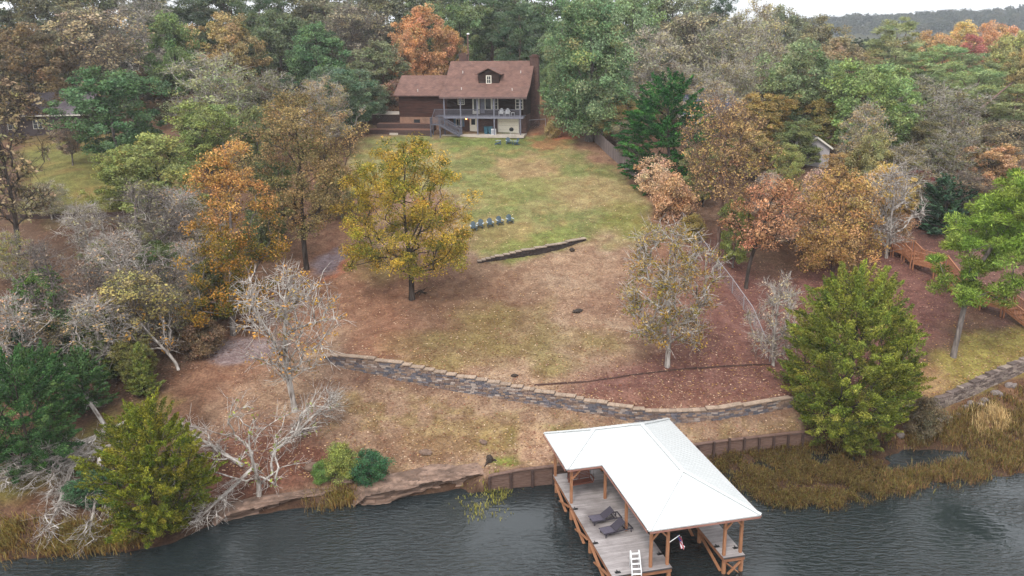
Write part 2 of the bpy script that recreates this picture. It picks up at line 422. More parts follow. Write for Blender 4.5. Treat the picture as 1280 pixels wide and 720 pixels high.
NEU = [((1, 1, 1), 3), ((1.2, 1.08, .9), 2), ((.8, .88, .9), 2), ((1.1, 1.15, .95), 1)]
def tree_geo(seed, H, R, cb=.25, prof='round', n=110, tr=.2, lean=(0, 0), rough=.3, shell=.6, leaves=70, rc=.8, flat=.7,
             ls=.2, lw=.55, mode='leaf', pal=None, twigs=0, tw_len=.9, tw_r=.012, droop=0.0, up=.5, base_h=.05, tipr=.02, cpal=None, gap=0.0, wander=.25, fine=3):
    """trunk, limbs grown to clump centres inside the crown's envelope, leaves (or twigs) gathered in the clumps"""
    g = np.random.default_rng(seed)
    # clump centres
    C = []
    ph = g.uniform(0, 6.28, 6)
    while len(C) < n:
        t = g.uniform(0, 1); th = g.uniform(0, 6.28)
        r = prof_r(prof, np.array(t)) * R
        if g.uniform() > (r / R) + .12: continue
        lob = 1 + rough * (math.sin(2 * th + ph[0] + 3 * t) * .5 + math.sin(3 * th + ph[1] - 5 * t) * .4 + math.sin(5 * th + ph[2] + 7 * t) * .35)
        if gap and math.sin(4 * th + ph[3] + 9 * t) > 1 - gap: continue
        q = g.uniform() ** (1 - shell) if shell < 1 else 1
        q = max(.08, q)
        z = H * (cb + (1 - cb) * t)
        C.append((math.cos(th) * r * lob * q, math.sin(th) * r * lob * q, z - droop * r * q))
    C = np.array(C)
    lx, ly = lean
    ax = lambda z: np.stack([lx * np.clip(z / H, 0, 2) ** 1.2 + .12 * R * wander * np.sin(z / H * 7 + ph[4]), ly * np.clip(z / H, 0, 2) ** 1.2 + .12 * R * wander * np.sin(z / H * 6 + ph[5])], -1)
    C[:, :2] += ax(C[:, 2])
    # nodes
    ztop = H * (.93 if prof in ('cone',) else .8)
    zs = np.linspace(-.3, ztop, 14)
    nodes = [np.array([*ax(np.array(max(z, 0.0))), z]) for z in zs]
    parent = [-1] + list(range(13)); plen = [float(z) for z in zs]
    isleaf = []
    hd = np.linalg.norm(C[:, :2] - ax(C[:, 2]), axis=1)
    order = np.argsort(hd + .25 * C[:, 2])
    minz = max(.6, H * cb * .55)
    for ci in order:
        c = C[ci]
        NN = np.array(nodes); d = c - NN
        dist = np.linalg.norm(d, axis=1)
        hz = np.linalg.norm(d[:, :2], axis=1)
        cost = dist + .35 * np.array(plen) + np.where(d[:, 2] < up * hz * .5 - droop * hz - .2, 4.0, 0) + np.where(NN[:, 2] < minz, 50, 0)
        k = int(np.argmin(cost)); p = nodes[k]
        prev = k; Lc = dist[k]
        m = fine
        for s in range(1, m + 1):
            f = s / m
            q = p + (c - p) * f
            if s < m:
                q = q + g.normal(0, .07, 3) * Lc
                q[2] += (.10 if droop <= 0 else .06) * Lc * math.sin(PI * f)
            nodes.append(q); parent.append(prev); plen.append(plen[prev] + Lc / m); prev = len(nodes) - 1
        isleaf.append(prev)
    NN = np.array(nodes); par = np.array(parent)
    cnt = np.zeros(len(NN))
    for i in isleaf: cnt[i] += 1
    for i in range(len(NN) - 1, 0, -1): cnt[par[i]] += cnt[i]
    rad = tipr * np.maximum(cnt, .5) ** .5
    rad = rad * np.minimum(1.0, 1e9)
    k = tr / rad[1]
    rad = np.where(cnt > 3, tipr + (rad - tipr) * max(k, .3), rad)
    rad = np.minimum(rad, tr)
    for i in range(14): rad[i] = max(rad[i], tr * (1 - .88 * max(zs[i], 0) / ztop))
    rad[0] = tr * 1.35; rad[1] = max(rad[1], tr * 1.05)
    idx = np.arange(1, len(NN))
    r0 = np.minimum(rad[par[idx]], rad[idx] * 1.35); r0[:13] = rad[par[idx[:13]]]
    E = (NN[par[idx]], NN[idx], r0, rad[idx])
    trunk = tubes_np(E[0][:13], E[1][:13], E[2][:13], E[3][:13], 8)
    limb = tubes_np(E[0][13:], E[1][13:], E[2][13:], E[3][13:], 4)
    if twigs:
        # twigs: forked thin shoots leaving the last stretch of each limb
        ends = NN[isleaf]; pd = NN[isleaf] - NN[par[isleaf]]; pd /= np.linalg.norm(pd, axis=1, keepdims=True) + 1e-9
        M = len(ends) * twigs
        st = np.repeat(ends, twigs, 0) - np.repeat(pd, twigs, 0) * g.uniform(0, .8, (M, 1)) * tw_len
        dr = np.repeat(pd, twigs, 0) * .8 + g.normal(0, .75, (M, 3)); dr[:, 2] += up * .5 - droop
        dr /= np.linalg.norm(dr, axis=1, keepdims=True) + 1e-9
        L = tw_len * g.uniform(.5, 1.3, (M, 1))
        mid = st + dr * L * .5
        d2 = dr + g.normal(0, .35, (M, 3)); d2 /= np.linalg.norm(d2, axis=1, keepdims=True)
        en = mid + d2 * L * .5
        d3 = dr + g.normal(0, .6, (M, 3)); d3 /= np.linalg.norm(d3, axis=1, keepdims=True)
        e3 = mid + d3 * L * .45
        P0 = np.concatenate([st, mid, mid]); P1 = np.concatenate([mid, en, e3])
        o = np.ones(M)
        tw = tubes_np(P0, P1, np.concatenate([o * tw_r, o * tw_r * .75, o * tw_r * .6]), np.concatenate([o * tw_r * .75, o * tw_r * .4, o * tw_r * .35]), 3)
        limb = (np.concatenate([limb[0], tw[0]]), np.concatenate([limb[1], tw[1] + len(limb[0])]))
    crown = None
    if leaves:
        nc = len(C); M = nc * leaves
        cl = np.repeat(np.arange(nc), leaves)
        csz = g.uniform(.65, 1.3, nc)
        off = g.normal(0, 1, (M, 3))
        off /= np.linalg.norm(off, axis=1, keepdims=True) + 1e-9
        off *= (g.uniform(0, 1, (M, 1)) ** .45) * rc * csz[cl][:, None]
        off[:, 2] *= flat
        if mode == 'spray':      # plumes: each clump tapers to a tip pointing out and up
            oc = C - np.concatenate([ax(C[:, 2]), (C[:, 2] * .8)[:, None]], 1); oc /= np.linalg.norm(oc, axis=1, keepdims=True) + 1e-9
            oc[:, 2] += .25 - droop; oc += g.normal(0, .25, oc.shape)
            U = g.uniform(-.7, 1, (M, 1)); off = off * (.78 * (1.05 - .5 * (U + .7))) + oc[cl] * U * rc * csz[cl][:, None] * 1.15
        if droop > 0: off[:, 2] -= droop * .6 * np.linalg.norm(off[:, :2], axis=1)
        pos = C[cl] + off
        out = pos - np.concatenate([ax(pos[:, 2]), (pos[:, 2] * .85)[:, None]], 1)
        out /= np.linalg.norm(out, axis=1, keepdims=True) + 1e-9
        if mode == 'leaf':
            nrm = g.normal(0, .8, (M, 3)) + out * .5; nrm[:, 2] += .55
            tan = g.normal(0, 1, (M, 3))
        elif mode == 'spray':   # juniper and cedar shoots, pointing out and up
            tan = out * 1.0 + g.normal(0, .55, (M, 3)); tan[:, 2] += .45 - droop * 2
            nrm = g.normal(0, 1, (M, 3)); nrm[:, 2] += .4
        else:                   # needles: bottle-brush tufts
            tan = off / (np.linalg.norm(off, axis=1, keepdims=True) + 1e-9) + g.normal(0, .45, (M, 3)); tan[:, 2] += .35
            nrm = g.normal(0, 1, (M, 3))
        nrm /= np.linalg.norm(nrm, axis=1, keepdims=True) + 1e-9
        tan -= nrm * (tan * nrm).sum(1, keepdims=True); tan /= np.linalg.norm(tan, axis=1, keepdims=True) + 1e-9
        bit = np.cross(nrm, tan)
        sz = (ls * g.uniform(.55, 1.35, (M, 1)))
        V = np.stack([pos - tan * sz, pos + bit * sz * lw, pos + tan * sz, pos - bit * sz * lw], 1).reshape(-1, 3)
        Q = np.arange(M * 4).reshape(-1, 4)
        tt = (pos[:, 2] / H - cb) / (1 - cb)
        if pal is None: pal = [((1, 1, 1), 1)]
        def pick(p):
            cols = np.array([c for c, _ in p]); w = np.array([w for _, w in p], float); w /= w.sum()
            a = cols[g.choice(len(p), nc, p=w)][cl]; b = cols[g.choice(len(p), M, p=w)]
            f = g.uniform(0, 1, (M, 1)) < .35
            return np.where(f, b, a)
        col = pick(pal)
        if cpal is not None:   # autumn colour that starts at the top of the crown
            thr, p2 = cpal
            m = 1 / (1 + np.exp(-(tt - thr + g.normal(0, .07, nc)[cl] + g.normal(0, .05, M)) * 14))
            col = np.where((g.uniform(0, 1, M) < m)[:, None], pick(p2), col)
        if pal is not NEU: col = col * 1.12
        col = col * (g.uniform(.8, 1.22, (nc, 1))[cl]) * g.uniform(.5, 1.6, (M, 1))
        col = col * (1 + g.normal(0, .05, (nc, 3))[cl])
        crown = (V, Q, np.repeat(np.clip(col, 0, 1.5), 4, 0))
    return trunk, limb, crown

def tree(name, label, cat, loc, geo, bark, leafm=None, group=None, rz=0.0, tint=(1, 1, 1), hide_trunk=False, foliage='crown'):
    if leafm is None: leafm = LEAF
    root = thing(name, label, cat, loc, rz, group)
    trunk, limb, crown = geo
    link(bpy.data.objects.new('trunk', np_mesh('trunk', trunk[0], trunk[1], bark, smooth=True)), root)
    link(bpy.data.objects.new('branches', np_mesh('branches', limb[0], limb[1], bark)), root)
    if crown is not None:
        c = link(bpy.data.objects.new(foliage, np_mesh(foliage, crown[0], crown[1], leafm, crown[2])), root)
        c.color = (*tint, 1)
    return root

def size_at(px, py_base, top, width):
    """base point on the ground, height and crown radius in metres of a tree measured in the photograph"""
    x, y, z = ground(px, py_base)
    _, zt = at_Y(px, top, y)
    dep = project(x, y, z)[2]
    return (x, y, z), zt - z, width * .5 * dep / FPX

def place_far(px, top, Y, width):
    x = 0.0
    _, zt = at_Y(px, top, Y)
    for _ in range(8):
        z = zg(x, Y)
        q = project(x, Y, z * .35 + zt * .65)
        x += (px - q[0]) * q[2] / FPX
    z = zg(x, Y)
    return (x, Y, z), zt - z, width * .5 * project(x, Y, zt)[2] / FPX

# --- trees one can single out, each grown for its place
(b, h, r) = size_at(513, 374, 176, 152)
tree('maple_tree', 'yellow-green maple with dark trunk standing alone on the upper yard', 'tree', b,
     tree_geo(11, h, r, cb=.20, prof='oval', n=230, tr=.24, leaves=235, rc=.85, ls=.084, flat=.75, rough=.3, shell=.62, twigs=2, tw_len=.7,
              pal=[(S(164, 144, 60), 4), (S(184, 152, 66), 3), (S(130, 128, 56), 3), (S(200, 160, 74), 1.2), (S(104, 110, 52), 1.5)]), BARK)

(b, h, r) = size_at(366, 515, 336, 166)
tree('bare_tree', 'pale bare tree with a few yellow leaves left of the stone wall end', 'tree', b,
     tree_geo(12, h, r, cb=.28, prof='vase', n=80, tr=.22, leaves=16, rc=.7, ls=.11, rough=.65, shell=.45, twigs=8, tw_len=1.5, tw_r=.028, tipr=.036,
              pal=[(S(190, 145, 70), 3), (S(150, 130, 70), 1)]), BARK_PALE)

(b, h, r) = size_at(833, 458, 276, 112)
tree('half_bare_tree', 'half bare tree with white limbs and olive-yellow leaves above the stone wall', 'tree', b,
     tree_geo(13, h, r, cb=.2, prof='oval', n=160, tr=.2, leaves=55, rc=.8, ls=.1, rough=.35, shell=.55, twigs=7, tw_len=1.3, tw_r=.026, tipr=.036, gap=.35,
              pal=[(S(150, 130, 70), 3), (S(130, 120, 62), 2), (S(170, 140, 95), 2), (S(165, 135, 60), 2)]), BARK_PALE)

(b, h, r) = size_at(293, 418, 180, 96)
tree('autumn_tree', 'tall tree turned orange at its top and olive below beside the drive', 'tree', b,
     tree_geo(14, h, r, cb=.12, prof='oval', n=190, tr=.22, leaves=150, rc=.8, ls=.092, rough=.55, shell=.55, lean=(1.0, 0), twigs=5, gap=.2,
              pal=[(S(130, 112, 50), 3), (S(165, 125, 55), 3), (S(95, 95, 46), 2)], cpal=(.58, [(S(200, 152, 92), 3), (S(194, 158, 94), 2), (S(184, 136, 84), 1.5)])), BARK_GREY)

(b, h, r) = size_at(384, 337, 120, 128)
tree('brown_tree', 'tall brown-olive tree with a straight dark trunk left of the lone maple', 'tree', b,
     tree_geo(15, h, r, cb=.26, prof='round', n=240, tr=.24, leaves=125, rc=.95, ls=.098, rough=.5, shell=.62, twigs=4, tw_len=1,
              pal=[(S(156, 134, 94), 4), (S(138, 120, 82), 3), (S(174, 146, 98), 2), (S(114, 110, 72), 2)]), BARK)

(b, h, r) = size_at(1055, 545, 345, 156)
tree('cedar_tree', 'big bright green cedar standing on the bank behind the marsh', 'tree', b,
     tree_geo(16, h, r, cb=.0, prof='round', n=640, tr=.22, leaves=300, rc=.72, ls=.09, lw=.34, rough=.2, shell=.72, mode='spray', flat=.8,
              pal=[(S(130, 136, 58), 4), (S(112, 122, 52), 3), (S(154, 152, 70), 2), (S(86, 100, 46), 2)]), BARK, NEEDLE)

(b, h, r) = size_at(198, 662, 516, 112)
tree('cedar_tree', 'olive-green cedar at the water edge among fallen bleached branches', 'tree', b,
     tree_geo(17, h, r, cb=.02, prof='round', n=400, tr=.2, leaves=270, rc=.55, ls=.085, lw=.28, rough=.4, shell=.7, mode='spray', flat=.8,
              pal=[(S(122, 124, 44), 4), (S(102, 112, 42), 3), (S(146, 142, 54), 2), (S(78, 92, 40), 2)]), BARK, NEEDLE)

(b, h, r) = size_at(38, 580, 448, 135)
tree('evergreen_shrub', 'large dark blue-green evergreen bush on the left grass bank', 'shrub', b,
     tree_geo(18, h, r, cb=.0, prof='round', n=340, tr=.15, leaves=220, rc=.6, ls=.095, lw=.3, rough=.35, shell=.75, mode='spray',
              pal=[(S(72, 102, 60), 4), (S(60, 88, 54), 3), (S(92, 118, 66), 1.5)]), BARK, NEEDLE)

(b, h, r) = size_at(1184, 442, 208, 112)
tree('pine_tree', 'leaning bright green pine on the right-hand lawn', 'tree', b,
     tree_geo(19, h, r, cb=.30, prof='round', n=150, tr=.22, lean=(5.4, 0), leaves=380, rc=.9, ls=.17, lw=.2, rough=.5, shell=.6, mode='needle', flat=.6, gap=.35, wander=.8,
              pal=[(S(128, 150, 64), 4), (S(106, 130, 56), 3), (S(148, 166, 78), 1.5)]), BARK_GREY, NEEDLE)

(b, h, r) = size_at(966, 457, 343, 66)
tree('bare_tree', 'small dead pale tan tree leafless beside the bright cedar', 'tree', b,
     tree_geo(20, h, r, cb=.12, prof='round', n=80, tr=.13, leaves=14, rc=.5, ls=.1, shell=.5, twigs=10, tw_len=1.0, tw_r=.02, tipr=.026,
              pal=[(S(190, 172, 140), 1)]), BARK_PALE)

(b, h, r) = size_at(898, 335, 124, 112)
tree('sparse_tree', 'thin tan tree with half its leaves gone below the blue-roofed house', 'tree', b,
     tree_geo(21, h, r, cb=.46, prof='oval', n=170, tr=.17, leaves=40, rc=.85, ls=.1, rough=.35, shell=.5, twigs=8, tw_len=1.2, tw_r=.02, gap=.2,
              pal=[(S(192, 158, 112), 3), (S(176, 144, 100), 2), (S(176, 152, 88), 2)]), BARK_WARM)

(b, h, r) = size_at(932, 360, 226, 88)
tree('autumn_tree', 'rust-orange tree with a bent dark trunk right of the chain-link fence', 'tree', b,
     tree_geo(22, h, r, cb=.42, prof='round', n=150, tr=.17, lean=(2.2, 0), leaves=52, rc=.8, ls=.105, rough=.35, shell=.55, twigs=5, tw_len=1,
              pal=[(S(196, 144, 108), 3), (S(180, 134, 98), 2), (S(206, 158, 120), 2)]), BARK)

(b, h, r) = size_at(1042, 338, 212, 124)
tree('autumn_tree', 'broad golden brown tree right behind the top of the bright cedar', 'tree', b,
     tree_geo(23, h, r, cb=.05, prof='round', n=260, tr=.2, leaves=72, rc=.9, ls=.108, rough=.5, shell=.6, twigs=4, tw_len=1,
              pal=[(S(188, 150, 98), 4), (S(172, 140, 84), 3), (S(200, 164, 116), 2), (S(160, 138, 76), 2)]), BARK_WARM)

(b, h, r) = size_at(1108, 322, 208, 100)
tree('bare_tree', 'dense grey bare tree at the upper end of the orange stairway', 'tree', b,
     tree_geo(24, h, r, cb=.12, prof='vase', n=75, tr=.16, leaves=0, shell=.5, twigs=7, tw_len=1.7, tw_r=.028, tipr=.045, rough=.3), BARK_PALE)

(b, h, r) = size_at(833, 230, 92, 94)
tree('hemlock_tree', 'dark green layered evergreen right of the wooden board fence', 'tree', b,
     tree_geo(25, h, r, cb=.03, prof='oval', n=300, tr=.22, leaves=120, rc=.9, ls=.2, lw=.28, rough=.4, shell=.75, mode='spray', flat=.35, droop=.22,
              pal=[(S(58, 100, 52), 4), (S(46, 84, 46), 3), (S(76, 120, 60), 2)]), BARK, NEEDLE)

(b, h, r) = size_at(738, 176, -8, 104)
tree('oak_tree', 'huge grey-green oak with drooping boughs at the right corner of the log house', 'tree', b,
     tree_geo(26, h, r, cb=.10, prof='round', n=330, tr=.5, leaves=200, rc=1.25, ls=.15, rough=.45, shell=.65, droop=.1, twigs=2, tw_len=1.3,
              pal=[(S(122, 146, 106), 4), (S(106, 132, 94), 3), (S(138, 154, 110), 2), (S(148, 150, 104), 1)]), BARK_GREY)

(b, h, r) = size_at(28, 338, 95, 105)
tree('sparse_tree', 'tall thin grey tree with dark double trunk at the left edge', 'tree', b,
     tree_geo(27, h, r, cb=.3, prof='oval', n=150, tr=.24, leaves=16, rc=.8, ls=.2, rough=.35, shell=.5, twigs=10, tw_len=1.4, tw_r=.022,
              pal=[(S(165, 145, 115), 3), (S(140, 130, 92), 2)]), BARK)

(b, h, r) = size_at(322, 622, 512, 200)
tree('dead_tree', 'bleached leafless tree spreading over the rock bank left of the dock', 'tree', b,
     tree_geo(28, h, r, cb=.16, prof='vase', n=34, tr=.17, leaves=5, rc=.6, ls=.12, shell=.8, twigs=7, tw_len=1.4, tw_r=.018, tipr=.032, rough=.9, up=.2,
              pal=[(S(140, 150, 70), 1)]), BARK_PALE)

(b, h, r) = size_at(222, 462, 385, 95)
tree('bare_tree', 'pale leaning bare trunk forked low at the edge of the left wood', 'tree', b,
     tree_geo(29, h, r, cb=.3, prof='vase', n=40, tr=.13, lean=(-3.2, 0), leaves=5, rc=.6, ls=.16, twigs=6, tw_len=1, tw_r=.02, tipr=.03,
              pal=[(S(190, 145, 75), 1)]), BARK_PALE)

# fallen, bleached tops lying on the bank
def fallen(label, p, q, seed, R, n, tw, name='fallen_tree', dz=.3, bark=None):
    a = Vector(ground(*p)); c = Vector(ground(*q)) + Vector((0, 0, dz))
    L = (c - a).length
    geo = tree_geo(seed, L, R, cb=.15, prof='vase', n=n, tr=.16, leaves=0, twigs=tw, tw_len=1.3, tw_r=.017, tipr=.032, shell=.6, up=1.2)
    t = tree(name, label, 'fallen tree', a + Vector((0, 0, .7)), geo, bark or BARK_PALE)
    t.rotation_mode = 'QUATERNION'; t.rotation_quaternion = (c - a).to_track_quat('Z', 'Y')
    t.scale = (1, .55, 1)
    return t
fallen('long brush of bleached fallen branches lying down the left bank', (158, 540), (-10, 640), 31, 2.6, 70, 8, dz=1.0)
fallen('white dead limbs drooping from the bank to the water left of the olive cedar', (128, 580), (112, 694), 32, 1.6, 28, 6, dz=-.1)
fallen('pale dead bough hanging out over the bank beside the round green shrub', (345, 575), (432, 520), 33, 2.2, 40, 8, dz=1.5)
fallen('thick bleached trunk with combed branches lying on the left grass bank', (160, 560), (20, 625), 35, 1.6, 36, 7, dz=.6)
fallen('white forked dead limb dipping into the golden grass at the lower left', (96, 585), (58, 690), 36, 1.1, 30, 8, dz=.1)
fallen('grey dead bough stretched along the waterline right of the olive cedar', (300, 590), (222, 560), 37, 1.5, 30, 8, dz=1.2)
fallen('long white dead bough hanging toward the water right of the olive cedar', (318, 596), (244, 672), 38, 1.2, 26, 7, dz=.3)
fallen('slim grey fallen branch at the grass edge below the leaning trunk', (134, 545), (80, 478), 34, .8, 14, 5, dz=1.2)

# ------------------------------------------------------------------ the wood: a few grown kinds, each copied at its own size, turn and leaf colour
PROTO = {}
def proto(key, name, bark, leafm, H, R, **kw):
    kw.setdefault('pal', NEU)
    r = tree(name, 'x', 'tree', (0, 0, 0), tree_geo(H=H, R=R, **kw), bark, leafm)
    PROTO.setdefault(key, []).append([r, H, R, False])
for s in range(4):
    proto('D', 'leafy_tree', [BARK_GREY, BARK, BARK_WARM, BARK][s], LEAF, 15, 5, seed=41 + s, cb=[.12, .2, .08, .15][s], prof=['round', 'oval', 'round', 'top'][s], n=190, tr=.25,
          leaves=140, rc=1.05, ls=.17, rough=.5, shell=.66, twigs=2, tw_len=1.2, tw_r=.025, gap=[0, .2, 0, .15][s])
for s in range(3):
    proto('T', 'thin_leaved_tree', [BARK_PALE, BARK_GREY, BARK_PALE][s], LEAF, 15, 5, seed=51 + s, cb=[.2, .25, .15][s], prof=['oval', 'vase', 'round'][s], n=170, tr=.2,
          leaves=46, rc=1.0, ls=.16, rough=.45, shell=.55, twigs=9, tw_len=1.5, tw_r=.026, tipr=.035, gap=.15)
for s in range(2):
    proto('B', 'leafless_tree', [BARK_PALE, BARK_GREY][s], LEAF, 13, 4.5, seed=61 + s, cb=.22, prof=['vase', 'round'][s], n=90, tr=.17,
          leaves=8, rc=.8, ls=.16, rough=.4, shell=.5, twigs=9, tw_len=1.7, tw_r=.03, tipr=.04)
for s in range(3):
    proto('P', 'pine_tree', BARK_WARM, NEEDLE, 18, 4, seed=71 + s, cb=[.42, .35, .5][s], prof=['round', 'oval', 'top'][s], n=75, tr=.24,
          leaves=170, rc=1.1, ls=.36, lw=.11, rough=.5, shell=.6, mode='needle', flat=.5, gap=.25, lean=(.5, 0))
for s in range(2):
    proto('C', 'evergreen_tree', BARK, NEEDLE, 12, 3.5, seed=81 + s, cb=.02, prof=['cone', 'oval'][s], n=220, tr=.2,
          leaves=75, rc=.8, ls=.25, lw=.36, rough=.45, shell=.72, mode='spray', flat=.6)
for s in range(3):
    proto('S', 'shrub', BARK_WARM, LEAF, 4, 2.5, seed=91 + s, cb=.02, prof='round', n=110, tr=.09,
          leaves=130, rc=.8, ls=.11, rough=.45, shell=.6, twigs=5, tw_len=.7, tw_r=.014)
turn = random.Random(5)
pcount = {}
def put(kind, pos, H, R, rgb, label, cat=None, group=None, k=1.4):
    i = pcount.get(kind, 0); pcount[kind] = i + 1
    pr = PROTO[kind][i % len(PROTO[kind])]
    if pr[3]: o = copy_tree(pr[0])
    else: o = pr[0]; pr[3] = True
    o.location = pos; o.rotation_euler = (0, 0, turn.uniform(0, 6.28))
    R *= .87
    if rgb[1] >= rgb[0] and pos[0] > 0: k *= 1.18
    o.scale = (R / pr[2], R / pr[2], H * .97 / pr[1])
    for c in o.children:
        if c.name.startswith('crown'): g_ = sum(rgb) / 3; c.color = (*S(*[v * .76 + g_ * .24 for v in rgb], k=k), 1)
    tag(o, label, cat or ('shrub' if kind == 'S' else 'tree'), group)
    return o
